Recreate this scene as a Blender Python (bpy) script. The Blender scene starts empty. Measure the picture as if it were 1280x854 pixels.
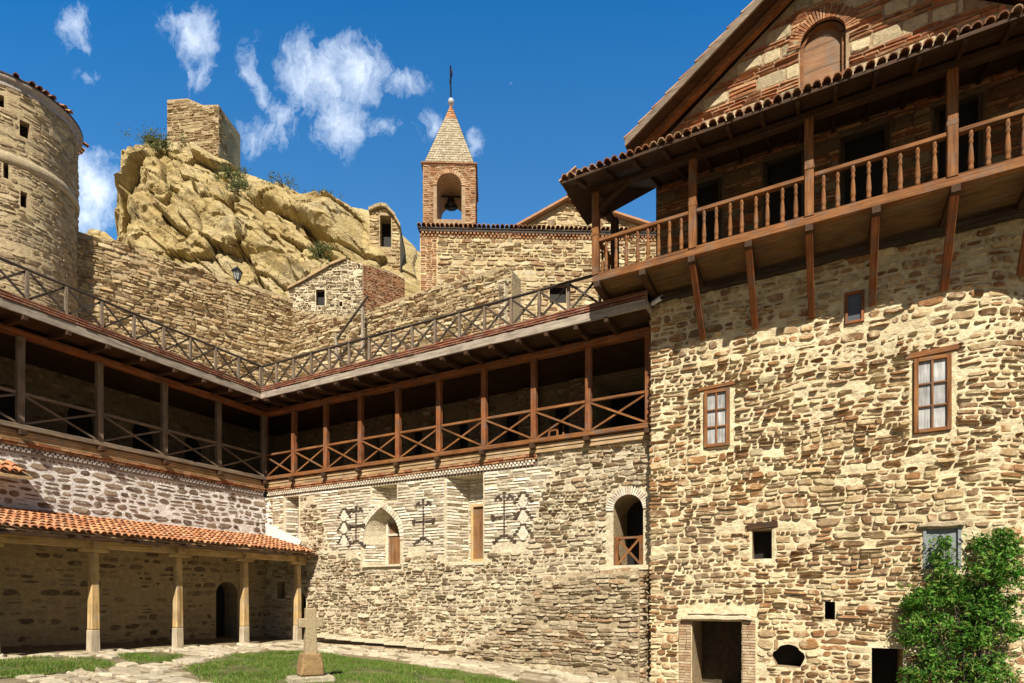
import bpy, math, random
import numpy as np
from mathutils import Vector, noise

random.seed(7)
RNG = np.random.default_rng(11)
col = bpy.context.scene.collection
# ------------------------------------------------------------------ camera frame
# x runs right along the chapel wing's wall, y runs away from the courtyard, z up; origin = inner corner
C = (17.66, -14.26, 1.6); F = 719.; CX = 640.; HY = 745.
TH = math.radians(27.96)
R = (math.cos(TH), math.sin(TH)); W = (-math.sin(TH), math.cos(TH))
def ray(px, py):
    a = (px-CX)/F; b = (HY-py)/F
    return (W[0]+a*R[0], W[1]+a*R[1], b)
def onY(px, py, y):
    d = ray(px, py); t = (y-C[1])/d[1]; return tuple(C[i]+t*d[i] for i in range(3))
def onX(px, py, x):
    d = ray(px, py); t = (x-C[0])/d[0]; return tuple(C[i]+t*d[i] for i in range(3))
def atD(px, py, t):
    d = ray(px, py); return tuple(C[i]+t*d[i] for i in range(3))
def gz(x, y):
    return .14-.045*np.clip(x, -2, 22)-.028*np.clip(y, -22, 2)
def onG(px, py):
    d = ray(px, py); t = (.14-.045*C[0]-.028*C[1]-C[2])/(d[2]+.045*d[0]+.028*d[1])
    return tuple(C[i]+t*d[i] for i in range(3))

# ------------------------------------------------------------------ mesh builder
class MB:
    def __init__(s): s.V = []; s.G = []; s.Fc = []; s.n = 0
    def add(s, v, faces, mat=0, smooth=False, grain=None):
        v = np.asarray(v, float).reshape(-1, 3)
        g = v.copy() if grain is None else np.asarray(grain, float).reshape(-1, 3)
        for f in faces:
            f = np.asarray(f, int)
            if f.ndim == 1: f = f[None, :]
            s.Fc.append((f+s.n, mat, smooth))
        s.V.append(v); s.G.append(g); s.n += len(v)
    def box(s, x0, x1, y0, y1, z0, z1, mat=0):
        L = [x1-x0, y1-y0, z1-z0]; k = int(np.argmax(np.abs(L)))
        a = [(x0+x1)/2, (y0+y1)/2, (z0+z1)/2]; p = list(a); q = list(a)
        p[k] = (x0, y0, z0)[k]; q[k] = (x1, y1, z1)[k]
        o = [i for i in range(3) if i != k]
        v = np.array([(x, y, z) for x in (x0, x1) for y in (y0, y1) for z in (z0, z1)], float)
        off = RNG.random(3)*40
        g = np.stack([v[:, k], v[:, o[0]], v[:, o[1]]], 1)+off
        s.add(v, [[[0,1,3,2],[4,6,7,5],[0,4,5,1],[2,3,7,6],[0,2,6,4],[1,5,7,3]]], mat, False, g)
    def beam(s, p0, p1, w, h, mat=0, up=(0,0,1), w1=None, h1=None):
        p0 = Vector(p0)+Vector((random.uniform(-.006, .006), random.uniform(-.006, .006), 0)); p1 = Vector(p1)+Vector((random.uniform(-.006, .006), random.uniform(-.006, .006), 0)); d = (p1-p0); L = d.length; d.normalize()
        u = Vector(up)
        if abs(d.dot(u)) > .97: u = Vector((0,1,0)) if abs(d.y) < .9 else Vector((1,0,0))
        r = d.cross(u).normalized(); u = r.cross(d).normalized()
        w1 = w if w1 is None else w1; h1 = h if h1 is None else h1
        v = []; g = []; off = RNG.random(3)*40
        for p, ww, hh, t in ((p0, w, h, 0), (p1, w1, h1, L)):
            for a, b in ((-1,-1),(1,-1),(1,1),(-1,1)):
                v.append(p+r*(a*ww/2)+u*(b*hh/2)); g.append((t+off[0], a*ww/2+off[1], b*hh/2+off[2]))
        s.add(v, [[[0,1,2,3],[7,6,5,4],[0,4,5,1],[1,5,6,2],[2,6,7,3],[3,7,4,0]]], mat, False, g)
    def poly(s, pts, mat=0): s.add(pts, [list(range(len(pts)))], mat)
    def prism(s, pts, ext, mat=0):
        n = len(pts); a = np.array(pts, float); b = a+np.array(ext, float)
        q = [[i, (i+1) % n, (i+1) % n+n, i+n] for i in range(n)]
        s.add(np.vstack([a, b]), [list(range(n))[::-1], list(range(n, 2*n)), q], mat)
    def lathe(s, c, prof, seg=12, mat=0, smooth=True, squash=1.):
        v = []; 
        for r, z in prof:
            for i in range(seg):
                t = 2*math.pi*i/seg; v.append((c[0]+r*math.cos(t), c[1]+r*math.sin(t)*squash, c[2]+z))
        f = [[j*seg+i, j*seg+(i+1) % seg, (j+1)*seg+(i+1) % seg, (j+1)*seg+i] for j in range(len(prof)-1) for i in range(seg)]
        g = [(p[2]+c[0]*3, p[0], p[1]) for p in v]
        s.add(v, [f, list(range(seg))[::-1], list(range((len(prof)-1)*seg, len(prof)*seg))], mat, smooth, g)
    def tube(s, pts, rad, seg=6, mat=0):
        v = []; n = len(pts)
        for k, p in enumerate(pts):
            p = Vector(p); a = Vector(pts[max(k-1, 0)]); b = Vector(pts[min(k+1, n-1)]); d = (b-a).normalized()
            u = Vector((0,0,1)) if abs(d.z) < .9 else Vector((1,0,0))
            r = d.cross(u).normalized(); u = r.cross(d)
            rr = rad[k] if hasattr(rad, '__len__') else rad
            for i in range(seg):
                t = 2*math.pi*i/seg; v.append(p+r*(rr*math.cos(t))+u*(rr*math.sin(t)))
        f = [[j*seg+i, j*seg+(i+1) % seg, (j+1)*seg+(i+1) % seg, (j+1)*seg+i] for j in range(n-1) for i in range(seg)]
        s.add(v, [f, list(range(seg)), list(range((n-1)*seg, n*seg))], mat, True)
    def build(s, name, mats, parent=None, org=None, bevel=0, wood=False):
        if not isinstance(mats, (list, tuple)): mats = [mats]
        v = np.vstack(s.V)
        o = np.array(parent['_w'] if parent is not None else (org or (0,0,0)), float)
        me = bpy.data.meshes.new(name)
        me.vertices.add(len(v)); me.vertices.foreach_set('co', (v-o).ravel())
        lv = []; ls = []; lt = []; mi = []; sm = []; k = 0
        for f, m, smo in s.Fc:
            n, q = f.shape
            lv.append(f.ravel()); ls.append(k+np.arange(n)*q); lt.append(np.full(n, q)); mi.append(np.full(n, m)); sm.append(np.full(n, smo)); k += n*q
        lv = np.concatenate(lv); ls = np.concatenate(ls); lt = np.concatenate(lt)
        me.loops.add(len(lv)); me.loops.foreach_set('vertex_index', lv.astype(np.int32))
        me.polygons.add(len(ls)); me.polygons.foreach_set('loop_start', ls.astype(np.int32)); me.polygons.foreach_set('loop_total', lt.astype(np.int32))
        me.polygons.foreach_set('material_index', np.concatenate(mi).astype(np.int32))
        me.polygons.foreach_set('use_smooth', np.concatenate(sm).astype(bool))
        for m in mats: me.materials.append(m)
        at = me.attributes.new('grain', 'FLOAT_VECTOR', 'POINT'); at.data.foreach_set('vector', np.vstack(s.G).ravel().astype(np.float32))
        me.update(calc_edges=True); me.validate()
        ob = bpy.data.objects.new(name, me); col.objects.link(ob)
        ob['_w'] = tuple(o)
        if parent is not None: ob.parent = parent
        else: ob.location = o
        if bevel:
            b = ob.modifiers.new('bevel', 'BEVEL'); b.width = bevel; b.segments = 1; b.limit_method = 'ANGLE'
        return ob

def tag(o, label, cat, group=None, kind=None):
    if label: o['label'] = label
    if cat: o['category'] = cat
    if group: o['group'] = group
    if kind: o['kind'] = kind
    return o
def thing(name, label, cat, loc, group=None):
    o = bpy.data.objects.new(name, None); col.objects.link(o); o.location = loc; o['_w'] = tuple(float(x) for x in loc)
    o.empty_display_size = .2
    return tag(o, label, cat, group)
def dup(o, parent, shift):
    c = o.copy(); col.objects.link(c); c.parent = parent; c.location = Vector(o.location)+Vector(shift); return c

# ------------------------------------------------------------------ materials
def nt(name):
    m = bpy.data.materials.new(name); m.use_nodes = True; t = m.node_tree; b = t.nodes['Principled BSDF']
    b.inputs['Roughness'].default_value = .9
    b.inputs['Specular IOR Level'].default_value = .2
    return m, t, b
def nd(t, typ, **kw):
    n = t.nodes.new(typ)
    for k, v in kw.items(): setattr(n, k, v)
    return n
def ramp(t, cols, const=False):
    r = nd(t, 'ShaderNodeValToRGB'); e = r.color_ramp.elements
    r.color_ramp.interpolation = 'CONSTANT' if const else 'LINEAR'
    n = len(cols)
    while len(e) < n: e.new(.5)
    for i, c in enumerate(cols):
        if len(c) == 4: e[i].position = c[3]
        else: e[i].position = i/(n if const else max(n-1, 1))
        e[i].color = (*c[:3], 1)
    return r
def noisen(t, vec, scale, detail=5, rough=.6, dist=0):
    n = nd(t, 'ShaderNodeTexNoise'); n.inputs['Scale'].default_value = scale; n.inputs['Detail'].default_value = detail
    n.inputs['Roughness'].default_value = rough; n.inputs['Distortion'].default_value = dist
    if vec is not None: t.links.new(vec, n.inputs['Vector'])
    return n
def mixc(t, fac, a, b, mode='MIX'):
    m = nd(t, 'ShaderNodeMix', data_type='RGBA', blend_type=mode)
    for v, i in ((fac, 0), (a, 6), (b, 7)):
        if hasattr(v, 'is_linked'): t.links.new(v, m.inputs[i])
        elif i == 0: m.inputs[0].default_value = v
        else: m.inputs[i].default_value = (*v, 1)
    return m.outputs[2]
def mrange(t, v, a, b, c=0, d=1):
    m = nd(t, 'ShaderNodeMapRange'); t.links.new(v, m.inputs[0])
    for i, x in enumerate((a, b, c, d)): m.inputs[i+1].default_value = x
    return m.outputs[0]
def bumpn(t, b, h, strength, dist):
    n = nd(t, 'ShaderNodeBump'); n.inputs['Strength'].default_value = strength; n.inputs['Distance'].default_value = dist
    t.links.new(h, n.inputs['Height']); t.links.new(n.outputs[0], b.inputs['Normal'])
def pos(t): return nd(t, 'ShaderNodeNewGeometry')

def stone_mat(name, cols, smear=None, smear_amt=.5, bump=.6, stain=None, sm_scale=5.):
    m, t, b = nt(name); g = pos(t)
    r = ramp(t, cols, True); t.links.new(g.outputs['Random Per Island'], r.inputs[0])
    n1 = noisen(t, g.outputs['Position'], 9, 6, .7)
    n2 = noisen(t, g.outputs['Position'], 45, 4, .7)
    c = mixc(t, 1., r.outputs[0], ramp_out(t, n1.outputs[0], (.62, 1.3)), 'MULTIPLY')
    c = mixc(t, .8, c, ramp_out(t, n2.outputs[0], (.72, 1.22)), 'MULTIPLY')
    if smear:
        n3 = noisen(t, g.outputs['Position'], sm_scale, 5, .65)
        f = mrange(t, n3.outputs[0], .5, .62, 0, smear_amt)
        c = mixc(t, f, c, smear)
    if stain:
        n4 = noisen(t, g.outputs['Position'], .55, 4, .6)
        f = mrange(t, n4.outputs[0], .5, .7, 0, .55)
        c = mixc(t, f, c, stain)
    t.links.new(c, b.inputs['Base Color'])
    n5 = noisen(t, g.outputs['Position'], 22, 8, .75)
    bumpn(t, b, n5.outputs[0], bump, .05)
    return m
def ramp_out(t, v, rng):
    r = ramp(t, [(rng[0],)*3+(.25,), (rng[1],)*3+(.75,)]); t.links.new(v, r.inputs[0]); return r.outputs[0]
def mortar_mat(name, c0, c1, bump=.7, scale=7.):
    m, t, b = nt(name); g = pos(t)
    n = noisen(t, g.outputs['Position'], scale, 7, .7)
    r = ramp(t, [c0+(.35,), c1+(.65,)]); t.links.new(n.outputs[0], r.inputs[0])
    n2 = noisen(t, g.outputs['Position'], .7, 3, .6)
    c = mixc(t, .6, r.outputs[0], ramp_out(t, n2.outputs[0], (.72, 1.15)), 'MULTIPLY')
    t.links.new(c, b.inputs['Base Color'])
    n3 = noisen(t, g.outputs['Position'], 16, 9, .75)
    bumpn(t, b, n3.outputs[0], bump, .07)
    return m
def wood_mat(name, c0, c1, c2, rough=.75):
    m, t, b = nt(name); b.inputs['Roughness'].default_value = rough
    a = nd(t, 'ShaderNodeAttribute'); a.attribute_name = 'grain'
    mp = nd(t, 'ShaderNodeMapping'); mp.inputs['Scale'].default_value = (1.6, 26, 26); t.links.new(a.outputs['Vector'], mp.inputs[0])
    n = noisen(t, mp.outputs[0], 1., 6, .65, .4)
    r = ramp(t, [c0+(.3,), c1+(.5,), c2+(.72,)]); t.links.new(n.outputs[0], r.inputs[0])
    g = pos(t); n2 = noisen(t, g.outputs['Position'], 2.3, 4, .6)
    c = mixc(t, .85, r.outputs[0], ramp_out(t, n2.outputs[0], (.55, 1.3)), 'MULTIPLY')
    n3 = noisen(t, g.outputs['Position'], 3.7, 5, .65); av = tuple(sum(c1)/3*k for k in (1.15, 1.0, .85))
    c = mixc(t, mrange(t, n3.outputs[0], .5, .68, 0, .6), c, av)
    n4 = noisen(t, mp.outputs[0], .35, 3, .5); c = mixc(t, mrange(t, n4.outputs[0], .60, .70, 0, .7), c, tuple(x*.45 for x in c0))
    t.links.new(c, b.inputs['Base Color']); bumpn(t, b, n.outputs[0], .7, .014)
    return m
def plain_mat(name, c, rough=.7, metal=0, spec=.3, var=.25):
    m, t, b = nt(name); g = pos(t); n = noisen(t, g.outputs['Position'], 14, 5, .6)
    cc = mixc(t, 1., c, ramp_out(t, n.outputs[0], (1-var, 1+var)), 'MULTIPLY')
    t.links.new(cc, b.inputs['Base Color']); b.inputs['Roughness'].default_value = rough; b.inputs['Metallic'].default_value = metal
    b.inputs['Specular IOR Level'].default_value = spec
    return m

M = {}
CREAM = (.62, .50, .28)
M['right_stone'] = stone_mat('ochre brown rubble', [(.30,.155,.066),(.46,.32,.165),(.22,.115,.052),(.58,.46,.275),(.37,.20,.085),(.51,.38,.215),(.31,.185,.095),(.62,.52,.33),(.40,.265,.145),(.25,.15,.082),(.35,.175,.077)], (.74,.63,.40), .6, .8, (.22,.17,.115))
M['right_mortar'] = mortar_mat('cream lime mortar', (.64,.53,.325), (.82,.72,.49), .9)
M['mid_stone'] = stone_mat('tan rubble', [(.47,.385,.26),(.35,.265,.165),(.55,.465,.325),(.42,.345,.24),(.28,.195,.12),(.58,.50,.355),(.48,.405,.29),(.37,.25,.145)], (.70,.61,.45), .6, .8, (.30,.23,.155))
M['mid_mortar'] = mortar_mat('pale tan mortar', (.50,.42,.28), (.76,.67,.49), .9)
M['but_stone'] = stone_mat('grey brown flat stones', [(.40,.315,.20),(.49,.40,.27),(.31,.23,.145),(.40,.265,.155),(.55,.46,.315),(.35,.27,.175),(.46,.375,.255)], (.66,.57,.41), .55, .9)
M['but_mortar'] = mortar_mat('dark dry joints', (.30,.23,.14), (.56,.46,.30))
M['white_stone'] = stone_mat('dark oval stones', [(.17,.115,.07),(.23,.17,.115),(.12,.08,.055),(.28,.21,.14),(.19,.14,.10),(.33,.25,.17)], (.72,.66,.62), .25, .7, None, 6)
M['white_mortar'] = mortar_mat('white lime mortar', (.70,.665,.63), (.84,.81,.78), .8)
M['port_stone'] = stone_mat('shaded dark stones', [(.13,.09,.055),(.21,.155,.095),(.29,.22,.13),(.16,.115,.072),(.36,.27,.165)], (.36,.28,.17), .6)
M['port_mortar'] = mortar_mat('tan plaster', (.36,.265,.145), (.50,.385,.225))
M['gal_stone'] = stone_mat('shade darkened gallery stones', [(.17,.12,.068),(.22,.16,.09),(.12,.08,.047),(.27,.20,.115)], None, 0, .7)  # stone tones darkened: the gallery's shade is put into the colour
M['gal_mortar'] = mortar_mat('shade darkened gallery plaster', (.14,.10,.058), (.22,.165,.095))  # plaster darkened the same way, painted shade of the gallery interior
M['rear_stone'] = stone_mat('weathered ochre stones', [(.44,.32,.17),(.32,.22,.115),(.52,.40,.23),(.38,.28,.15),(.56,.45,.27),(.26,.17,.09),(.46,.31,.16)], (.60,.49,.30), .5, .9)
M['rear_mortar'] = mortar_mat('earthy mortar', (.27,.20,.115), (.50,.40,.24))
M['church_stone'] = stone_mat('church ochre stones', [(.46,.35,.20),(.33,.22,.12),(.54,.44,.27),(.40,.30,.17),(.58,.49,.32),(.30,.18,.095),(.49,.37,.21)], (.66,.57,.39), .5, .8)
M['church_mortar'] = mortar_mat('church mortar', (.46,.35,.19), (.62,.50,.29))
M['tower_stone'] = stone_mat('tower grey tan stones', [(.37,.28,.16),(.28,.20,.12),(.44,.34,.20),(.33,.24,.135),(.24,.175,.105),(.48,.38,.22)], (.47,.385,.25), .75, .8, (.20,.165,.115))
M['tower_mortar'] = mortar_mat('tower mortar', (.34,.26,.15), (.49,.39,.23))
M['fort_stone'] = stone_mat('fort brown stones', [(.38,.29,.16),(.28,.19,.10),(.44,.34,.20),(.33,.24,.13),(.25,.16,.085)], None, 0, .8)
M['hut_stone'] = stone_mat('whitewashed stones', [(.48,.40,.27),(.54,.46,.32),(.41,.33,.21),(.34,.26,.165)], (.62,.54,.39), .6, .6)
M['hut_mortar'] = mortar_mat('hut whitewash', (.52,.44,.30), (.66,.57,.42))
M['brick_pale'] = stone_mat('pale thin bricks', [(.66,.59,.48),(.60,.52,.41),(.71,.65,.53),(.55,.46,.35),(.68,.61,.50)], (.80,.74,.63), .3, .4)
M['jamb'] = stone_mat('tan jamb bricks', [(.46,.34,.21),(.40,.28,.17),(.52,.41,.27),(.35,.22,.13)], (.56,.46,.31), .5, .5)
M['brick_joint'] = mortar_mat('grey joints', (.085,.06,.045), (.20,.15,.11), .5)
M['brick_red'] = stone_mat('red thin bricks', [(.34,.135,.06),(.27,.10,.045),(.39,.185,.09),(.30,.145,.07),(.42,.24,.125),(.21,.085,.04)], (.50,.37,.23), .3, .5)
M['brick_red_joint'] = mortar_mat('buff joints', (.26,.175,.105), (.42,.31,.195), .5)
M['brick_orange'] = stone_mat('orange bell bricks', [(.40,.205,.10),(.34,.165,.08),(.46,.26,.14),(.38,.215,.115),(.50,.33,.20)], (.56,.44,.29), .4, .5)
M['gable_stone'] = stone_mat('large pale ashlar', [(.46,.38,.24),(.40,.33,.21),(.52,.43,.27),(.34,.28,.18)], (.6,.5,.32), .3, .6)
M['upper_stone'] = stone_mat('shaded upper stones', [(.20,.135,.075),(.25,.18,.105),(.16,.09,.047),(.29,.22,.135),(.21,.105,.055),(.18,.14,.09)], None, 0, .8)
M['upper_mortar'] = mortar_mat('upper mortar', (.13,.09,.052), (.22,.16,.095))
M['spire_stone'] = stone_mat('spire scales', [(.42,.355,.25),(.38,.315,.215),(.46,.395,.285),(.34,.28,.19)], (.50,.43,.31), .4, .9)
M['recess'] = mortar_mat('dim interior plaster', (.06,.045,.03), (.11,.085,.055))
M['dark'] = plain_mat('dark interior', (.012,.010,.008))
M['reveal'] = mortar_mat('brown reveal', (.30,.22,.13), (.45,.34,.20))
M['wood_red'] = wood_mat('red brown timber', (.13,.042,.016), (.235,.082,.029), (.34,.145,.056))
M['wood_orange'] = wood_mat('orange brown timber', (.11,.041,.014), (.21,.083,.026), (.32,.155,.055))
M['wood_grey'] = wood_mat('weathered grey timber', (.19,.15,.115), (.33,.275,.22), (.46,.40,.32))
M['wood_verge'] = wood_mat('weathered brown verge', (.11,.075,.05), (.19,.14,.095), (.28,.21,.15))
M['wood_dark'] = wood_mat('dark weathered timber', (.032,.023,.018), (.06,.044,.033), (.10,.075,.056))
M['wood_honey'] = wood_mat('honey timber', (.38,.235,.095), (.50,.335,.15), (.60,.43,.22))
M['wood_pale'] = wood_mat('pale weathered post foot', (.34,.27,.18), (.46,.375,.26), (.55,.46,.34))
M['wood_tan'] = wood_mat('tan planks', (.27,.17,.085), (.40,.27,.14), (.50,.36,.20))
M['wood_under'] = wood_mat('brown floor boards', (.09,.048,.021), (.16,.092,.04), (.23,.14,.065))
M['wood_brown'] = wood_mat('brown soffit', (.035,.017,.009), (.06,.03,.014), (.10,.05,.023))  # brown darkened so the shade under ceilings and eaves sits in the colour
M['door_brown'] = wood_mat('brown door', (.16,.075,.03), (.23,.115,.05), (.28,.15,.07), .6)
M['tile_orange'] = stone_mat('orange roof tiles', [(.52,.225,.10),(.46,.19,.08),(.58,.29,.145),(.42,.16,.07),(.54,.26,.125),(.38,.165,.09)], (.55,.38,.25), .5, .4)
M['tile_red'] = stone_mat('old red roof tiles', [(.36,.15,.075),(.28,.11,.055),(.42,.22,.12),(.24,.10,.06),(.44,.27,.16)], (.45,.33,.2), .4, .5)
M['tile_edge'] = stone_mat('thin red slabs', [(.22,.085,.05),(.17,.07,.045),(.28,.12,.07)], (.30,.22,.16), .5, .4)
M['iron'] = plain_mat('black iron', (.025,.024,.026), .45, .6)
M['metal_grey'] = plain_mat('pale grey metal', (.55,.55,.56), .4, .3)
M['plaster_white'] = mortar_mat('white plaster', (.62,.55,.42), (.76,.70,.56), .8)
M['plaster_grey'] = mortar_mat('grey cement', (.30,.26,.24), (.42,.37,.34), .5)
M['glass_pale'] = plain_mat('curtained window pane', (.46,.48,.48), .15, 0, .5, .3)
M['glass_dark'] = plain_mat('dark glass', (.08,.09,.10), .2, 0, .5, .2)
def pane_mat():
    m, t, b = nt('curtained window pane'); g = pos(t); mp = nd(t, 'ShaderNodeMapping'); t.links.new(g.outputs['Position'], mp.inputs[0]); mp.inputs['Scale'].default_value = (26, 26, 1.2)
    n = noisen(t, mp.outputs[0], 1., 4, .6, .5); r = ramp(t, [(.22,.22,.215,.3), (.40,.40,.39,.5), (.58,.58,.57,.7)]); t.links.new(n.outputs[0], r.inputs[0])
    n2 = noisen(t, g.outputs['Position'], 2.4, 3, .6); c = mixc(t, 1., r.outputs[0], ramp_out(t, n2.outputs[0], (.5, 1.2)), 'MULTIPLY')
    t.links.new(c, b.inputs['Base Color']); b.inputs['Roughness'].default_value = .06; b.inputs['Specular IOR Level'].default_value = .6; return m
M['glass_pale'] = pane_mat()
M['shutter'] = plain_mat('blue grey shutter board', (.20,.22,.23), .7, 0, .3, .3)
M['cross_stone'] = stone_mat('pale cross stone', [(.40,.31,.18),(.44,.35,.21)], (.27,.20,.12), .5, .7, None, 9)
M['plinth_stone'] = stone_mat('orange plinth stone', [(.31,.195,.085),(.35,.225,.105)], (.22,.145,.07), .6, .9, None, 6)
M['slab_stone'] = stone_mat('pale slab stone', [(.44,.37,.25),(.48,.41,.29)], (.28,.24,.15), .5, .9, None, 6)
M['plaster_tan'] = mortar_mat('tan tower band', (.40,.32,.20), (.54,.44,.29), .9)
M['ledge'] = mortar_mat('pale ledge', (.56,.48,.33), (.72,.63,.46), .7)

# ------------------------------------------------------------------ masonry
def flat(O, U, N):
    O = np.array(O, float); U = np.array(U, float); N = np.array(N, float)
    return lambda S, Z, D: O+np.asarray(S)[..., None]*U+np.asarray(D)[..., None]*N+np.asarray(Z)[..., None]*np.array([0, 0, 1.])
def halfw(h, z):
    z = np.asarray(z, float); r = (h['b']-h['a'])/2
    if h['kind'] == 'rag':
        u = np.clip((z-h['z0'])/(h['z1']-h['z0']), 0, 1); return r*np.clip((.66+.34*np.sin(np.pi*u)+.16*np.sin(z*37+1)*np.sin(z*17))*np.sqrt(1-u**5), 0, 1)
    if h['kind'] == 'rect': return np.full(z.shape, r)
    zs = h['zs']; H = h['z1']-zs; u = np.clip((z-zs)/H, 0, 1)
    return r*np.sqrt(1-u*u) if h['kind'] == 'arch' else r*(1-u**2.5)
def hole(a, b, z0, z1, kind='rect', zs=None, pad=.02, depth=.4, back='dark', rev='reveal'):
    w = b-a
    if zs is None: zs = z1-(w/2 if kind == 'arch' else .85*w)
    return dict(a=a, b=b, z0=z0, z1=z1, kind=kind, zs=zs, pad=pad, depth=depth, back=back, rev=rev)
def outline(h, n=9):
    c = (h['a']+h['b'])/2
    if h['kind'] == 'rect': return [(h['a'], h['z0']), (h['b'], h['z0']), (h['b'], h['z1']), (h['a'], h['z1'])]
    zz = [h['zs']+(h['z1']-h['zs'])*math.sin(math.pi/2*i/n) for i in range(n)]
    rt = [(c+float(halfw(h, z)), z) for z in zz]; lf = [(c-float(halfw(h, z)), z) for z in reversed(zz)]
    return [(h['a'], h['z0']), (h['b'], h['z0'])]+rt+[(c, h['z1'])]+lf
def in_hole(h, S, z):
    c = (h['a']+h['b'])/2; p = h['pad']
    if z < h['z0']-p or z > h['z1']+p: return np.zeros(S.shape, bool)
    w = float(halfw(h, min(max(z, h['z0']), h['z1'])))
    if h['kind'] != 'rect' and z > h['zs']:
        w = float(halfw(h, max(h['zs'], z-p)))
    return np.abs(S-c) < w+p
STY = dict(
    right=dict(h=(.085,.20), ar=(.85,2.9), gap=.032, dep=(.012,.062), n=4.4, jit=.13, wob=.045, skip=.07, split=.34),
    mid=dict(h=(.07,.17), ar=(.9,3.0), gap=.026, dep=(.012,.075), n=2.8, jit=.12, wob=.045, skip=.05, split=.3),
    flatst=dict(h=(.06,.15), ar=(1.6,5), gap=.014, dep=(.015,.08), n=4, jit=.08, wob=.03, skip=.02, split=.15),
    white=dict(h=(.12,.24), ar=(1.0,2.8), gap=.07, dep=(.004,.026), n=2.5, jit=.13, wob=.03, skip=.05, split=.25),
    port=dict(h=(.12,.24), ar=(1.1,2.6), gap=.07, dep=(-.006,.03), n=2.4, jit=.15, wob=.03, skip=.3, split=.2),
    rear=dict(h=(.08,.20), ar=(1.2,3.4), gap=.022, dep=(.02,.10), n=3.2, jit=.12, wob=.05, skip=.03, split=.2),
    church=dict(h=(.12,.26), ar=(1.2,3.4), gap=.03, dep=(.015,.07), n=3.2, jit=.11, wob=.04, skip=.03, split=.2),
    brick=dict(h=(.084,.092), ar=(3.2,6.5), gap=.030, gx=.007, dep=(.026,.036), n=12, jit=.006, wob=.010, skip=.004, split=0),
    brickb=dict(h=(.075,.09), ar=(2.2,4), gap=.026, dep=(.014,.03), n=9, jit=.02, wob=.012, skip=.01, split=0),
    big=dict(h=(.26,.34), ar=(1.1,2.2), gap=.03, dep=(.02,.035), n=7, jit=.05, wob=.01, skip=0, split=0),
)
def stones(mb, frame, cells, st, mat, K=10):
    if not cells: return
    c = np.array(cells, float); n = len(c); r = RNG
    cs = (c[:, 0]+c[:, 1])/2; cz = (c[:, 2]+c[:, 3])/2
    g = st['gap']*r.uniform(.5, 1.5, n)
    hw = np.maximum((c[:, 1]-c[:, 0]-(st['gx'] if 'gx' in st else g))/2, .012); hh = np.maximum((c[:, 3]-c[:, 2]-g)/2, .01)
    th = (np.arange(K)+.5)/K*2*math.pi
    e = 2/(st['n']*r.uniform(.8, 1.25, n))[:, None]
    ct, sn = np.cos(th)[None], np.sin(th)[None]
    ux = np.sign(ct)*np.abs(ct)**e; uz = np.sign(sn)*np.abs(sn)**e
    mx = np.maximum(np.abs(ux).max(1), .5)[:, None]; mz = np.maximum(np.abs(uz).max(1), .5)[:, None]
    jj = 1+r.normal(0, st['jit'], (n, K)); jj = np.clip(jj, .7, 1.12)
    ux = ux/mx*jj; uz = uz/mz*np.clip(1+r.normal(0, st['jit'], (n, K)), .68, 1.12)
    dep = r.uniform(*st['dep'], n)
    tx = r.normal(0, .25, n)*dep; tz = r.normal(.1, .35, n)*dep
    S = []; Z = []; D = []
    for sc, dd in ((1.0, None), (.96, .62), (.80, 1.0)):
        S.append(cs[:, None]+ux*hw[:, None]*sc); Z.append(cz[:, None]+uz*hh[:, None]*sc)
        if dd is None: D.append(np.full((n, K), -.03))
        else: D.append((dep*dd)[:, None]+(tx[:, None]*ux+tz[:, None]*uz)*dd+r.normal(0, .1, (n, K))*np.abs(dep)[:, None])
    S.append(cs[:, None]+r.normal(0, .1, (n, 1))*hw[:, None]); Z.append(cz[:, None]); D.append((dep*1.05)[:, None])
    S = np.concatenate(S, 1); Z = np.concatenate(Z, 1); D = np.concatenate(D, 1)
    Z = Z+wob(S, Z, st['wob'])
    P = frame(S.ravel(), Z.ravel(), D.ravel())
    m = 3*K+1; base = (np.arange(n)*m)[:, None]
    i = np.arange(K); j = (i+1) % K
    q = np.concatenate([np.stack([i, j, K+j, K+i], 1), np.stack([K+i, K+j, 2*K+j, 2*K+i], 1)])
    tr = np.stack([2*K+i, 2*K+j, np.full(K, 3*K)], 1)
    mb.add(P, [(base[:, :, None]+q[None]).reshape(-1, 4), (base[:, :, None]+tr[None]).reshape(-1, 3)], mat, False)
def wob(S, Z, a):
    return a*(np.sin(S*1.7+Z*2.3)*.5+np.sin(S*3.9-Z*3.1+1.3)*.35+np.sin(S*.6+Z*5.)*.4)
def lay(s0, s1, z0, z1, st, inside=None, holes=(), big=None):
    cells = []; bigc = []; z = z0; r = random
    if st['n'] >= 7: grid = None
    while z < z1-.03:
        h = r.uniform(*st['h']); h = min(h, z1-z) if z1-z-h > .05 else z1-z
        S = np.arange(s0+.01, s1, .025); ok = np.ones(S.shape, bool)
        for zz in (z+.01, z+h/2, z+h-.01):
            for ho in holes: ok &= ~in_hole(ho, S, zz)
            if inside is not None: ok &= inside(S, np.full(S.shape, zz))
        idx = np.flatnonzero(np.diff(np.concatenate([[0], ok.astype(int), [0]])))
        for a, b in zip(idx[0::2], idx[1::2]):
            A = S[a]; B = S[min(b, len(S)-1)] if b < len(S) else s1
            if B-A < .05: continue
            s = A
            while s < B-.02:
                w = h*r.uniform(*st['ar'])
                if B-s-w < .1: w = B-s if B-s < h*st['ar'][1]*1.3 else (B-s)*.5
                if r.random() > st['skip']:
                    if r.random() < st['split'] and h > .13:
                        k = r.uniform(.35, .65); cells.append((s, s+w, z, z+h*k)); cells.append((s+r.uniform(-.02,.02), s+w, z+h*k, z+h))
                    else: cells.append((s, s+w, z, z+h))
                s += w
        z += h
    return cells
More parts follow.
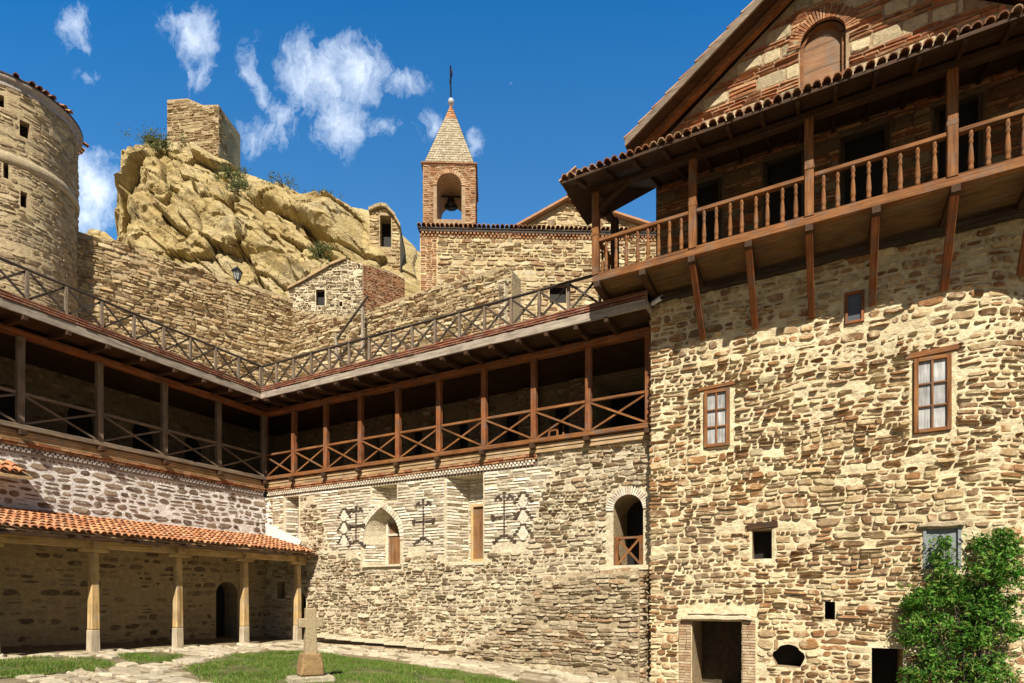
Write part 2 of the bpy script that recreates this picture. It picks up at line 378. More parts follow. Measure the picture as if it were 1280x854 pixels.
_tab = np.random.default_rng(5).random((64, 64))
def vnoise(x, y):
    xi = np.floor(x).astype(int); yi = np.floor(y).astype(int); fx = x-xi; fy = y-yi
    fx = fx*fx*(3-2*fx); fy = fy*fy*(3-2*fy); g = lambda i, j: _tab[i % 64, j % 64]
    return (g(xi, yi)*(1-fx)+g(xi+1, yi)*fx)*(1-fy)+(g(xi, yi+1)*(1-fx)+g(xi+1, yi+1)*fx)*fy
def rough(S, Z): return (vnoise(S*1.1+7, Z*1.3)-.5)*.9+(vnoise(S*4.3, Z*5.1)-.5)*.8+(vnoise(S*11+3, Z*13)-.5)*.7+(vnoise(S*23+9, Z*27)-.5)*.35
def backing(mb, frame, s0, s1, z0, z1, mat, holes=(), top=None, step=.6, d=0., amp=0.):
    ss = sorted(set([round(s0+(s1-s0)*i/max(1, int((s1-s0)/step)), 4) for i in range(max(1, int((s1-s0)/step))+1)]+[round(x, 4) for h in holes for x in (h['a'], h['b'])]+[round(x, 4) for x in (top[1] if top else []) if s0 < x < s1]))
    zl = sorted(set([round(z0+(z1-z0)*i/max(1, int((z1-z0)/step)), 4) for i in range(max(1, int((z1-z0)/step))+1)]+[round(z, 4) for h in holes for z in (h['z0'], h['z1']) if z0 < z < z1]))
    tf = (lambda s: z1) if top is None else top[0]
    Q = []
    for a, b in zip(ss[:-1], ss[1:]):
        ta, tb = tf(a+1e-6), tf(b-1e-6); lim = min(ta, tb)
        zz = [z for z in zl if z < lim-1e-4]
        for k, z in enumerate(zz):
            if k+1 < len(zz): lo, ha, hb = z, zz[k+1], zz[k+1]
            else: lo, ha, hb = z, ta, tb
            cm, zm = (a+b)/2, (lo+min(ha, hb))/2
            if any(h['a'] < cm < h['b'] and h['z0'] < zm < h['z1'] for h in holes): continue
            Q.append([(a, lo), (b, lo), (b, hb), (a, ha)])
    for h in holes:
        if h['kind'] == 'rect': continue
        c = (h['a']+h['b'])/2; n = 9
        zz = [h['zs']+(h['z1']-h['zs'])*math.sin(math.pi/2*i/n) for i in range(n+1)]
        for u, v in zip(zz[:-1], zz[1:]):
            wu, wv = float(halfw(h, u)), float(halfw(h, v))
            Q.append([(h['a'], u), (c-wu, u), (c-wv, v), (h['a'], v)]); Q.append([(c+wu, u), (h['b'], u), (h['b'], v), (c+wv, v)])
    q = np.array(Q).reshape(-1, 2)
    D = np.full(len(q), float(d))
    if amp:
        A = (amp(q[:, 0], q[:, 1]) if callable(amp) else amp)*rough(q[:, 0], q[:, 1])
        for h in holes:
            near = (q[:, 0] > h['a']-.02) & (q[:, 0] < h['b']+.02) & (q[:, 1] > h['z0']-.02) & (q[:, 1] < h['z1']+.02); A[near] = 0
        A[(q[:, 0] < s0+.01) | (q[:, 0] > s1-.01) | (q[:, 1] > z1-.01)] = 0
        D += A
    P = frame(q[:, 0], q[:, 1], D)
    mb.add(P, [np.arange(len(q)).reshape(-1, 4)], mat)
def caps(mb, frame, pts, T, mat):
    p = np.array(pts); n = len(p)
    a = frame(p[:, 0], p[:, 1], np.zeros(n)); b = frame(p[:, 0], p[:, 1], np.full(n, -T))
    mb.add(np.vstack([a, b]), [[[i, (i+1) % n, (i+1) % n+n, i+n] for i in range(n)]], mat)
def recess(mb, frame, h, mrev, mback):
    o = np.array(outline(h)); n = len(o)
    a = frame(o[:, 0], o[:, 1], np.zeros(n)); b = frame(o[:, 0], o[:, 1], np.full(n, -h['depth']))
    mb.add(np.vstack([a, b]), [[[i, (i+1) % n, (i+1) % n+n, i+n] for i in range(n)]], mrev)
    mb.add(b, [list(range(n))], mback)
def voussoirs(mb, frame, h, ln, n, mat, d=.03):
    o = outline(h, 14)[2:]; o = np.array(o)
    seg = np.r_[0, np.cumsum(np.hypot(*np.diff(o, axis=0).T))]
    T = seg[-1]
    for k in range(n):
        t0, t1 = T*(k+.1)/n, T*(k+.9)/n
        p = [np.array([np.interp(t, seg, o[:, 0]), np.interp(t, seg, o[:, 1])]) for t in (t0, t1)]
        dr = p[1]-p[0]; nr = np.array([dr[1], -dr[0]]); nr /= max(np.linalg.norm(nr), 1e-6)
        L = ln*random.uniform(.9, 1.08)
        c = [p[0], p[1], p[1]+nr*L+dr*.08, p[0]+nr*L-dr*.08]
        dd = d*random.uniform(.85, 1.1)
        S = np.array([x[0] for x in c]*2); Z = np.array([x[1] for x in c]*2); D = np.array([-.03]*4+[dd]*4)
        mb.add(frame(S, Z, D), [[[4,5,6,7],[0,1,5,4],[1,2,6,5],[2,3,7,6],[3,0,4,7]]], mat)
def wall(name, parent, frame, s0, s1, z0, z1, st, mstone, mmort, holes=(), top=None, inside=None, T=.6, cap=True, org=None, extra=None, capmat=None, step=.6, amp=0.):
    mb = MB()
    backing(mb, frame, s0, s1, z0, z1, 1, holes, top, step, 0., amp)
    ins = inside
    if top is not None:
        tf = np.vectorize(top[0])
        ins = (lambda S, Z: (Z < tf(S)-.01)) if inside is None else (lambda S, Z: (Z < tf(S)-.01) & inside(S, Z))
    stones(mb, frame, lay(s0, s1, z0, z1, STY[st], ins, holes), STY[st], 0, 4 if False else 10)
    mats = [M[mstone], M[mmort]]
    for h in holes:
        if h['back'] is None: continue
        for k in (h['rev'], h['back']):
            if M[k] not in mats: mats.append(M[k])
        recess(mb, frame, h, mats.index(M[h['rev']]), mats.index(M[h['back']]))
    if cap:
        pts = [(s0, z0), (s1, z0)]
        if top is None: pts += [(s1, z1), (s0, z1)]
        else:
            xs = sorted(set([s0]+[x for x in top[1] if s0 < x < s1]+[s1]), reverse=True)
            pts += [(x, top[0](min(max(x, s0+1e-6), s1-1e-6))) for x in xs]
        caps(mb, frame, pts, T, 1)
    if extra: extra(mb, mats)
    return mb.build(name, mats, parent, org)
def profile(pts):
    xs = [p[0] for p in pts]; zs = [p[1] for p in pts]
    return (lambda s: float(np.interp(s, xs, zs)), xs)

def barrel_tiles(mb, e0, e1, up, pitch=.19, rows=5, rlen=.4, rad=.085, mat=0, seg=5, trim=None):
    """half-round cover tiles laid from the eave line e0-e1 up along vector 'up' (per row)"""
    e0 = np.array(e0, float); e1 = np.array(e1, float); u = np.array(up, float); L = np.linalg.norm(e1-e0); d = (e1-e0)/L
    un = u/np.linalg.norm(u); nrm = np.cross(d, un); nrm = nrm if nrm[2] > 0 else -nrm
    n = int(L/pitch)
    for i in range(n):
        for r in range(rows):
            jx = random.uniform(-.012, .012); jr = random.uniform(-.03, .03)
            c0 = e0+d*(pitch*(i+.5)+jx)+un*(r*rlen+jr)
            if trim is not None and not trim(c0): continue
            v = []
            for t, rr, lift in ((0, rad, .035), (rlen*1.12, rad*.82, .0)):
                for k in range(seg+1):
                    a = math.pi*k/seg
                    v.append(c0+un*t+d*(math.cos(a)*rr)+nrm*(math.sin(a)*rr+lift-.01))
            for t, rr, lift in ((0, rad*.8, .033), ):
                for k in range(seg+1):
                    a = math.pi*k/seg
                    v.append(c0+un*t+d*(math.cos(a)*rr)+nrm*(math.sin(a)*rr+lift-.012))
            m = seg+1
            f = [[k, k+1, m+k+1, m+k] for k in range(seg)]+[[k, 2*m+k, 2*m+k+1, k+1] for k in range(seg)]
            mb.add(v, [f], mat, False)

X_, Y_, Z_ = (1, 0, 0), (0, 1, 0), (0, 0, 1)
fY = lambda y: flat((0, y, 0), (1, 0, 0), (0, -1, 0))        # faces the courtyard (-y)
fX = lambda x: flat((x, 0, 0), (0, 1, 0), (1, 0, 0))         # faces +x

# ================================================================== SETTING: ground, lawn, paving
def ground_patch(mb, poly, dz, step=.5, mat=0):
    xs = [p[0] for p in poly]; ys = [p[1] for p in poly]
    mb.add([(x, y, gz(x, y)+dz) for x, y in poly], [list(range(len(poly)))], mat)
def grid_sheet(mb, xs, ys, zf, mat=0):
    X, Y = np.meshgrid(xs, ys, indexing='ij'); v = np.stack([X, Y, zf(X, Y)], -1).reshape(-1, 3)
    ny = len(ys); i, j = np.meshgrid(np.arange(len(xs)-1), np.arange(ny-1), indexing='ij'); a = (i*ny+j).ravel()
    mb.add(v, [np.stack([a, a+ny, a+ny+1, a+1], 1)], mat, True)
M['earth'] = mortar_mat('trodden earth', (.17,.13,.075), (.30,.24,.15), .6, 3)
M['grass_base'] = mortar_mat('lawn soil', (.05,.085,.018), (.20,.18,.08), .6, 2.5)
def leaf_mat(name, cols, trans=.25):
    m, t, b = nt(name); g = pos(t)
    r = ramp(t, cols); t.links.new(g.outputs['Random Per Island'], r.inputs[0])
    n = noisen(t, g.outputs['Position'], 1.6, 3, .6)
    c = mixc(t, .7, r.outputs[0], ramp_out(t, n.outputs[0], (.6, 1.35)), 'MULTIPLY')
    t.links.new(c, b.inputs['Base Color']); b.inputs['Roughness'].default_value = .5
    tr = nd(t, 'ShaderNodeBsdfTranslucent'); t.links.new(c, tr.inputs[0])
    mx = nd(t, 'ShaderNodeMixShader'); mx.inputs[0].default_value = trans
    t.links.new(b.outputs[0], mx.inputs[1]); t.links.new(tr.outputs[0], mx.inputs[2])
    t.links.new(mx.outputs[0], t.nodes['Material Output'].inputs[0]); return m
M['blade'] = leaf_mat('grass blades', [(.05,.13,.012),(.095,.22,.02),(.15,.27,.035),(.25,.27,.08),(.32,.28,.12)], .35)
M['leaf'] = leaf_mat('shrub leaves', [(.02,.065,.010),(.04,.14,.016),(.08,.23,.024),(.12,.30,.035),(.19,.35,.06),(.27,.28,.07)], .4)
M['scrub'] = leaf_mat('dry scrub', [(.08,.115,.035),(.12,.16,.055),(.18,.19,.08),(.10,.13,.04)], .35)
M['pave'] = stone_mat('pale flagstones', [(.50,.43,.31),(.42,.355,.25),(.55,.48,.35),(.36,.30,.21),(.47,.41,.31)], (.27,.22,.15), .4, .5, None, 7)

mb = MB()
gs = list(np.arange(-30, 31, 2.))
far = [-400, -200, -100, -60]; xs = far+gs+[60, 100, 200, 400]
grid_sheet(mb, xs, xs, lambda x, y: gz(x, y)-.012)
tag(mb.build('ground', M['earth']), None, None, None, 'structure')

def inpoly(poly):
    P = np.array(poly)
    def f(S, Z):
        S = np.asarray(S, float); Z = np.asarray(Z, float); r = np.zeros(S.shape, bool); n = len(P)
        for i in range(n):
            x0, y0 = P[i]; x1, y1 = P[(i+1) % n]
            c = ((y0 > Z) != (y1 > Z)) & (S < (x1-x0)*(Z-y0)/(y1-y0+1e-12)+x0); r ^= c
        return r
    return f
def gp(l): return [onG(*p)[:2] for p in l]
lawns = [gp([(-60,829),(0,826),(60,821.5),(110,823),(140,831),(120,838),(60,843),(0,848),(-60,855)]),
         gp([(150,819),(190,816),(226,818.5),(205,828),(176,830)]),
         gp([(236,836),(268,824),(310,816),(362,815),(420,819),(500,829),(580,841),(660,856),(640,880),(420,900),(300,868),(262,850)])]
mb = MB()
for L in lawns:
    for k in range(1): ground_patch(mb, L, .004)
lawn_in = [inpoly(L) for L in lawns]
NB = 0
for L, f in zip(lawns, lawn_in):
    P = np.array(L); lo, hi = P.min(0), P.max(0); A = (hi-lo).prod()
    n = int(A*3600); x = RNG.uniform(lo[0]-.1, hi[0]+.1, n); y = RNG.uniform(lo[1]-.1, hi[1]+.1, n)
    jx = x+RNG.normal(0, .09, n); jy = y+RNG.normal(0, .09, n)
    k = f(jx, jy); dens = np.array([noise.noise(Vector((a*1.1, b*1.1, 3.))) for a, b in zip(x, y)])
    k &= RNG.random(n) < np.clip(.85+dens*2.8, .06, 1)
    x, y, dens = x[k], y[k], dens[k]; n = len(x); NB += n
    a = RNG.uniform(0, 2*math.pi, n); h = RNG.uniform(.025, .075, n)*np.clip(1+dens*.9, .5, 1.5); w = RNG.uniform(.005, .011, n)
    lx, ly = RNG.normal(0, .03, n), RNG.normal(0, .03, n); z = gz(x, y)
    v = np.stack([np.stack([x-w*np.cos(a), y-w*np.sin(a), z], 1), np.stack([x+w*np.cos(a), y+w*np.sin(a), z], 1), np.stack([x+lx, y+ly, z+h], 1)], 1).reshape(-1, 3)
    mb.add(v, [np.arange(3*n).reshape(-1, 3)], 1)
tag(mb.build('lawn_grass', [M['grass_base'], M['blade']]), 'short green lawn in the courtyard between the pale stone paths', 'grass', None, 'stuff')

mb = MB()
fG = lambda S, Z, D: np.stack([np.asarray(S), np.asarray(Z), gz(np.asarray(S), np.asarray(Z))+np.asarray(D)], -1)
STY['pave'] = dict(h=(.3,.55), ar=(.8,2.0), gap=.07, dep=(.015,.05), n=3.4, jit=.12, wob=.10, skip=.06, split=.25)
nol = lambda S, Z: ~(lawn_in[0](S, Z) | lawn_in[1](S, Z) | lawn_in[2](S, Z))
stones(mb, fG, lay(2.0, 15.5, -9.5, -.05, STY['pave'], nol), STY['pave'], 0)
mb.box(-0.02, 2.0, -13, -.02, -.2, .02, 1)
tag(mb.build('path', [M['pave'], M['plaster_grey']]), None, None, None, 'structure')

# ================================================================== RESIDENTIAL WING (left, faces +x)
rw = thing('residential_wing', 'long low wing with white-mortared rubble wall above the tiled portico', 'building', (0, -6.5, 0))
doorL = hole(-1.98, -1.17, -.2, 2.08, 'arch', depth=.7)
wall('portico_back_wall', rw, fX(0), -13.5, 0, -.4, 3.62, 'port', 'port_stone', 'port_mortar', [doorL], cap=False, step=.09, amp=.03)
wall('upper_rubble_wall', rw, fX(.004), -13.5, 0, 3.62, 5.16, 'white', 'white_stone', 'white_mortar', cap=False, step=.055, amp=.016)
def cornice(parent, P, s0, s1, colr):
    """brick cornice, dentil course and plank band under a gallery; P(s, out, z) -> point"""
    def bx(mb, a, b, d0, d1, z0, z1, m=0):
        p, q = P(a, d0, z0), P(b, d1, z1)
        mb.box(min(p[0], q[0]), max(p[0], q[0]), min(p[1], q[1]), max(p[1], q[1]), z0, z1, m)
    mb = MB(); bx(mb, s0, s1, -.3, .012, 5.163, 5.34, 1)
    s = s0
    while s < s1-.1:
        bx(mb, s, s+.065, 0, .075, 5.21, 5.265+random.uniform(-.004, .004), 0); bx(mb, s+.05, s+.115, 0, .07, 5.28, 5.335, 0); s += .115
    mb.build('dentil_course', [M['brick_pale'] if colr else M['plaster_grey'], M['plaster_grey'] if not colr else M['brick_joint']], parent)
    mb = MB(); bx(mb, s0, s1, -.3, .06, 5.343, 5.49, 1)
    for r in range(2):
        s = s0
        while s < s1-.05:
            w = min(random.uniform(.2, .3), s1-s); bx(mb, s+.008, s+w-.008, 0, .085+.03*r+random.uniform(0, .012), 5.352+.07*r, 5.41+.07*r, 0); s += w
    mb.build('brick_cornice', [M['brick_red'], M['brick_red_joint']], parent)
    mb = MB()
    bx(mb, s0, s1, -.3, .10, 5.493, 5.60); bx(mb, s0, s1, -.3, .125, 5.603, 5.66); bx(mb, s0, s1, -.3, .11, 5.663, 5.72)
    mb.build('plank_band', M['wood_tan'], parent, bevel=.006)
cornice(rw, lambda s, d, z: (d, s, z), -13.5, -.13, False)
bwL = [hole(y, y+.95, 5.72, 7.6, 'arch', depth=.5) for y in (-12.3, -10.6, -8.8, -7.0, -5.1, -3.2, -1.4)]
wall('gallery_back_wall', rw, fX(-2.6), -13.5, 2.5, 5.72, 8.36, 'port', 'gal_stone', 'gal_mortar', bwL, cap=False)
mb = MB(); mb.box(-2.6, .05, -13.5, -.1, 5.66, 5.74); mb.build('gallery_floor', M['wood_dark'], rw)

# ================================================================== CHAPEL WING (middle, faces -y)
cw = thing('chapel_wing', 'tan rubble wing with brick crosses and arched openings under the long gallery', 'building', (7, 0, 0))
w0 = hole(.95, 1.66, 3.3, 5.1, depth=.42, back=None, pad=.04)
niche = hole(4.62, 6.13, 2.6, 4.43, 'point', zs=3.35, depth=.55, back=None, pad=.12)
upn = hole(4.95, 6.0, 4.62, 5.12, depth=.45, back=None, pad=.03)
w1 = hole(7.84, 9.15, 2.6, 5.14, depth=.62, back=None, pad=.03)
adoor = hole(13.04, 13.81, 2.38, 4.17, 'arch', depth=1.2, back='dark', pad=.2)
pn = hole(.55, .95, 1.5, 2.1, depth=.3, pad=.03)
pd = hole(1.35, 2.0, -.3, 1.75, 'arch', depth=.5, pad=.05)
allh = [w0, niche, upn, w1, adoor, pn, pd]
f0 = fY(0)
brick_edge, _ = profile([(0, 3.6), (.8, 3.3), (1.66, 3.3), (1.7, 5.0), (2.4, 4.9), (2.75, 4.3), (3.1, 3.15), (4.4, 3.0), (4.6, 2.75), (6.2, 2.75), (6.5, 3.0), (7.3, 2.95), (7.8, 2.7), (9.2, 2.75), (9.5, 3.0), (10.5, 3.0), (10.9, 3.9), (11.05, 4.6), (11.4, 4.95), (12, 5.2)])
bev = np.vectorize(brick_edge)
in_brick = lambda S, Z: (S > .34) & (Z > bev(S)+.12*np.sin(Z*23)) & (S < 11.6)
def cw_extra(mb, mats):
    mats += [M['brick_pale'], M['brick_red']]
    k = len(mats)-2
    stones(mb, f0, lay(.3, 11.6, 2.6, 5.16, STY['brick'], in_brick, allh), STY['brick'], k, 4)
    voussoirs(mb, f0, adoor, .2, 24, k, .04)
    voussoirs(mb, f0, niche, .15, 26, k, .03)
    for h in (w0, upn, w1, niche):
        # brick lined recess: left reveal splayed, right reveal square, back wall of thin bricks
        dp = h['depth']; sp = {id(w0): .28, id(w1): .42, id(niche): .45, id(upn): .4}[id(h)]
        zt = h['z1'] if h is not niche else h['zs']
        a, b, z0, z1 = h['a'], h['b'], h['z0'], h['z1']
        if h is niche:
            o = np.array(outline(h)); n = len(o); c = (a+b)/2
            inn = o.copy(); inn[:, 0] = np.where(o[:, 0] < c, np.minimum(o[:, 0]+sp, c+.2), o[:, 0]-.04); inn[:, 1] = np.minimum(inn[:, 1], z1-.12)
            A = f0(o[:, 0], o[:, 1], np.zeros(n)); B = f0(inn[:, 0], inn[:, 1], np.full(n, -dp))
            mb.add(np.vstack([A, B]), [[[i, (i+1) % n, (i+1) % n+n, i+n] for i in range(n)]], 1); mb.add(B, [list(range(n))], 1)
        else:
            A = [(a, 0, z0), (b, 0, z0), (b, 0, z1), (a, 0, z1)]; B = [(a+sp, dp, z0), (b-.02, dp, z0), (b-.02, dp, z1-.02), (a+sp, dp, z1-.02)]
            mb.add(A+B, [[[0,1,5,4],[1,2,6,5],[2,3,7,6],[3,0,4,7],[4,5,6,7]]], 1)
            fb = fY(dp-.002)
            bk = lay(a+sp+.01, b-.03, z0+.02, z1-.03, STY['brickb'])
            stones(mb, fb, bk, STY['brickb'], k, 4)
        L = math.hypot(sp, dp); U = (sp/L, dp/L, 0); N = (dp/L, -sp/L, 0)
        fr = flat((a, 0, 0), U, N)
        stones(mb, fr, lay(.01, L-.01, z0+.02, zt-.02, STY['brick']), STY['brick'], k, 4)
def notbrick(S, Z): return ~in_brick(S, Z)
wall('stone_wall', cw, f0, -.05, 14.6, -1.0, 5.16, 'mid', 'mid_stone', 'mid_mortar', allh, inside=notbrick, cap=False, extra=cw_extra, step=.055, amp=lambda S, Z: np.where((S < 11.8) & (Z > bev(S)-.15), 0., .03))
cornice(cw, lambda s, d, z: (s, -d, z), .13, 10.9, True)
mb = MB(); mb.box(10.9, 14.0, -.10, .3, 5.493, 5.60); mb.box(10.9, 14.0, -.125, .3, 5.603, 5.66); mb.box(10.9, 14.0, -.11, .3, 5.663, 5.72); mb.build('plank_band', M['wood_tan'], cw, bevel=.006)
mb = MB(); backing(mb, f0, 10.9, 14.6, 5.16, 5.49, 1, (), None, .06, 0., .03); stones(mb, f0, lay(10.9, 14.1, 5.15, 5.49, STY['mid']), STY['mid'], 0); mb.build('stone_course', [M['mid_stone'], M['mid_mortar']], cw)
# windows of the chapel wing
def framed(parent, name, x0, x1, z0, z1, y, fw, mf, mp, dep=.08, bars=None, label=None):
    fr = MB()
    fr.box(x0, x0+fw, y-dep, y, z0, z1); fr.box(x1-fw, x1, y-dep, y, z0, z1)
    fr.box(x0+fw, x1-fw, y-dep, y, z1-fw, z1); fr.box(x0+fw, x1-fw, y-dep, y, z0, z0+fw)
    w = fr.build(name, M[mf], parent, bevel=.006)
    if label: w['label'] = label
    p = MB(); p.box(x0+fw, x1-fw, y-dep*.45, y-dep*.2, z0+fw, z1-fw); p.build('pane', M[mp], w)
    if bars:
        b = MB(); nx, nz = bars
        for i in range(1, nx):
            xx = x0+fw+(x1-x0-2*fw)*i/nx; b.box(xx-.017, xx+.017, y-dep*.9, y-dep*.3, z0+fw, z1-fw)
        for i in range(1, nz):
            zz = z0+fw+(z1-z0-2*fw)*i/nz; b.box(x0+fw, x1-fw, y-dep*.86, y-dep*.32, zz-.015, zz+.015)
        b.build('muntins', M[mf], w)
    return w
framed(cw, 'window', 1.26, 1.63, 3.32, 4.78, .40, .07, 'wood_grey', 'door_brown', .10, (1, 2), 'narrow grey window in a brick lined recess by the corner')
framed(cw, 'window', 8.42, 9.12, 2.62, 4.36, .60, .09, 'wood_honey', 'door_brown', .12, None, 'tall honey framed window with a brown board')
mb = MB()
mb.box(5.23, 5.31, .40, .53, 2.62, 3.95); mb.box(6.0, 6.07, .40, .53, 2.62, 3.9); mb.box(5.31, 6.0, .40, .53, 3.55, 3.62)
fr = mb.build('window_frame', M['plaster_white'], cw)
mb = MB(); mb.box(5.312, 5.998, .44, .49, 2.64, 3.548); mb.box(5.35, 5.96, .44, .49, 3.62, 3.95); mb.build('panel', M['door_brown'], fr)
mb = MB(); mb.box(4.6, 6.2, -.09, .5, 2.53, 2.596); mb.build('window_sill', M['ledge'], cw)
mb = MB(); mb.box(8.2, 9.2, -.06, .5, 2.5, 2.596); mb.build('window_sill', M['ledge'], cw)
# small gate in the arched opening
gt = MB()
x0, x1 = 13.06, 13.79
gt.box(x0, x0+.09, .02, .11, 2.38, 3.12); gt.box(x1-.09, x1, .02, .11, 2.38, 3.12); gt.box(x0+.09, x1-.09, .03, .10, 3.05, 3.11)
gt.beam((x0+.09, .05, 2.42), (x1-.09, .05, 3.05), .035, .06); gt.beam((x0+.09, .085, 3.05), (x1-.09, .085, 2.42), .035, .06)
gt.build('gate', M['wood_orange'], cw, bevel=.005)
mb = MB(); mb.box(12.7, 14.0, -.12, .1, 2.26, 2.375); mb.build('door_sill', M['ledge'], cw)
# raised brick crosses set in the facade: stepped dark bricks
def brick_cross(cx, z0, H, wd, label, dia=None):
    mb = MB()
    b = lambda x, z, w=.10, h=.055: mb.box(cx+x-w/2, cx+x+w/2, -.055, .02, z0+z-h/2, z0+z+h/2)
    mb.box(cx-.018, cx+.018, -.053, .02, z0+.1*H, z0+.93*H)
    for s in (-1, 1):
        for k in range(4): b(s*(.07+.085*k), H*(.13-.038*k))
        for k in range(4): b(s*(.10+.09*k)*wd, H*.50)
        b(s*.37*wd, H*.535, .12); b(s*.36*wd, H*.465+.0, .09)
        b(s*.12, H*.865); b(s*.21, H*.90); b(s*.27, H*.86, .08); b(s*.17, H*.93, .07); 
    b(0, H*.90, .07); b(0, H*.975, .09)
    o = mb.build('brick_cross', M['dark_brick'], cw); o['label'] = label
    if dia is not None:
        for zc, hw_, hh_ in ((.78, .15, .15), (.47, .16, .15), (.16, .17, .16)):
            mb = MB(); pts = [(cx+dia-hw_*.3, z0+H*zc-hh_*1.25), (cx+dia+hw_*.3, z0+H*zc-hh_*1.25), (cx+dia+hw_, z0+H*zc-.04), (cx+dia+hw_*.25, z0+H*zc+hh_*1.25), (cx+dia-hw_*.25, z0+H*zc+hh_*1.25), (cx+dia-hw_, z0+H*zc-.04)]
            mb.prism([(p[0], .0, p[1]) for p in pts], (0, -.05, 0)); mb.build('plaster_diamond', M['plaster_white'], cw)
        sg = 1 if dia > 0 else -1
        for zc in (.63, .32, .95):
            for s2 in (-1, 1):
                mb = MB()
                for k in range(4):
                    mb.box(cx+dia+s2*(.05+.07*k)-.045, cx+dia+s2*(.05+.07*k)+.045, -.056, .02, z0+H*zc-.085*k-.03, z0+H*zc-.085*k+.03)
                mb.build('dark_brick_steps', M['dark_brick'], cw)
M['dark_brick'] = plain_mat('dark recessed bricks', (.075, .052, .038), .95, 0, .1, .4)
zc = [onY(450, 672, 0), onY(450, 622, 0)]
brick_cross(onY(446, 650, 0)[0], 3.22, 1.32, .9, 'brick cross with white diamonds on its left', -.52)
brick_cross(onY(530, 650, 0)[0], 3.18, 1.38, 1., 'plain brick cross between the pointed niche and the tall window')
brick_cross(onY(631, 650, 0)[0], 3.12, 1.42, 1., 'brick cross with white diamonds on its right', .60)
# gallery rear wall with shallow piers
bwM = [hole(x, x+.9, 5.72, 7.7, 'rect', depth=.5) for x in (.9, 2.6, 4.4, 6.4, 8.3, 10.1)]+[hole(11.7, 14.0, 5.72, 8.2, 'rect', depth=1.4)]
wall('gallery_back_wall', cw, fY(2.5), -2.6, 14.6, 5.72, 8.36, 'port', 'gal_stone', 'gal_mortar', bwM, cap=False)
for x in (2.0, 3.75, 5.7, 7.6, 9.5, 11.25):
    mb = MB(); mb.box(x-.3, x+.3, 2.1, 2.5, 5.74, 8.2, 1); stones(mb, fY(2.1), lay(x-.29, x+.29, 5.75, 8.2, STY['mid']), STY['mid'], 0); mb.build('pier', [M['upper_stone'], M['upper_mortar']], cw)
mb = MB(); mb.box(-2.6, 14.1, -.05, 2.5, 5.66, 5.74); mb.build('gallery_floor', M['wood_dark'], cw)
mb = MB(); mb.box(2.05, 3.1, -.16, -.002, 3.0, 3.28); 
pl = MB(); pp = [onY(318, 655, -.03), onY(345, 660, -.03), onY(378, 676, -.03), onY(375, 681, -.03), onY(334, 676, -.03)]
pl.prism([(max(p[0], .02), -.02, p[2]) for p in pp], (0, -.05, 0)); 
pl.build('plaster_flashing', M['white_mortar'], cw)
pl = MB(); pl.prism([(.02, -.003, 3.6), (.33, -.003, 3.6), (.36, -.003, 4.2), (.26, -.003, 4.9), (.02, -.003, 5.1)], (0, -.03, 0)); 
pl.build('plaster_patch', M['white_mortar'], cw)

# ================================================================== BUTTRESS
bt = MB()
btop = profile([(8.6, -.15), (9.3, .35), (10.2, .95), (10.9, 1.55), (11.5, 2.0), (12.2, 2.15), (13.95, 2.2)])
bu = np.array([5.35, -.66]); bu /= np.linalg.norm(bu)
fb0 = flat((8.6, -.09, 0), (bu[0], bu[1], 0), (bu[1], -bu[0], 0)); fb = lambda S, Z, D: fb0(np.asarray(S)-8.6, Z, D)
backing(bt, fb, 8.6, 13.95, -1, 2.2, 1, (), btop)
tfv = np.vectorize(btop[0])
stones(bt, fb, lay(8.6, 13.95, -1, 2.2, STY['flatst'], lambda S, Z: Z < tfv(S)-.01), STY['flatst'], 0)
caps(bt, fb, [(8.6, -1), (13.95, -1), (13.95, 2.2), (12.2, 2.15), (11.5, 2.0), (10.9, 1.55), (10.2, .95), (9.3, .35), (8.6, -.15)], .74, 1)
fs = flat((13.95, -.74, 0), (0, 1, 0), (1, 0, 0)); stones(bt, fs, lay(.02, .72, -1, 2.15, STY['flatst']), STY['flatst'], 0)
for k in range(34):
    s = random.uniform(8.7, 13.8); z = btop[0](s); w = random.uniform(.18, .42); h = random.uniform(.07, .13); y = random.uniform(-.09-.66*(s-8.6)/5.35, -.04)
    bt.beam((s-w/2, y, z+h*.3+random.uniform(-.02, .02)), (s+w/2, y+random.uniform(-.06, .06), z+h*.3), random.uniform(.1, .22), h, 0)
tag(bt.build('buttress', [M['but_stone'], M['but_mortar']], None, (11.3, -.4, -.4)), 'sloping ruined buttress of grey-brown flat stones below the small arched opening', 'buttress')
# bench ledge along the chapel wing
lb = MB()
lay_s = 2.6
while lay_s < 8.2:
    w = random.uniform(.45, .9); w = min(w, 8.25-lay_s); zt = .31-(lay_s-2.6)*.04
    lb.box(lay_s+.006, lay_s+w-.006, -.42+random.uniform(-.02, .02), .0, zt-.09, zt+random.uniform(-.012, .012), 0); lay_s += w
fl = fY(-.33)
backing(lb, fl, 2.6, 8.2, -.6, .02, 2); stones(lb, fl, lay(2.6, 8.2, -.5, .0, STY['mid'], lambda S, Z: Z < .2-(S-2.6)*.04), STY['mid'], 1)
caps(lb, fl, [(2.6, -.6), (8.2, -.6), (8.2, .02), (2.6, .02)], .33, 2)
tag(lb.build('stone_bench', [M['ledge'], M['mid_stone'], M['but_mortar']], None, (5.4, -.2, -.1), bevel=.012), 'low pale stone bench ledge along the foot of the rubble wall', 'bench')

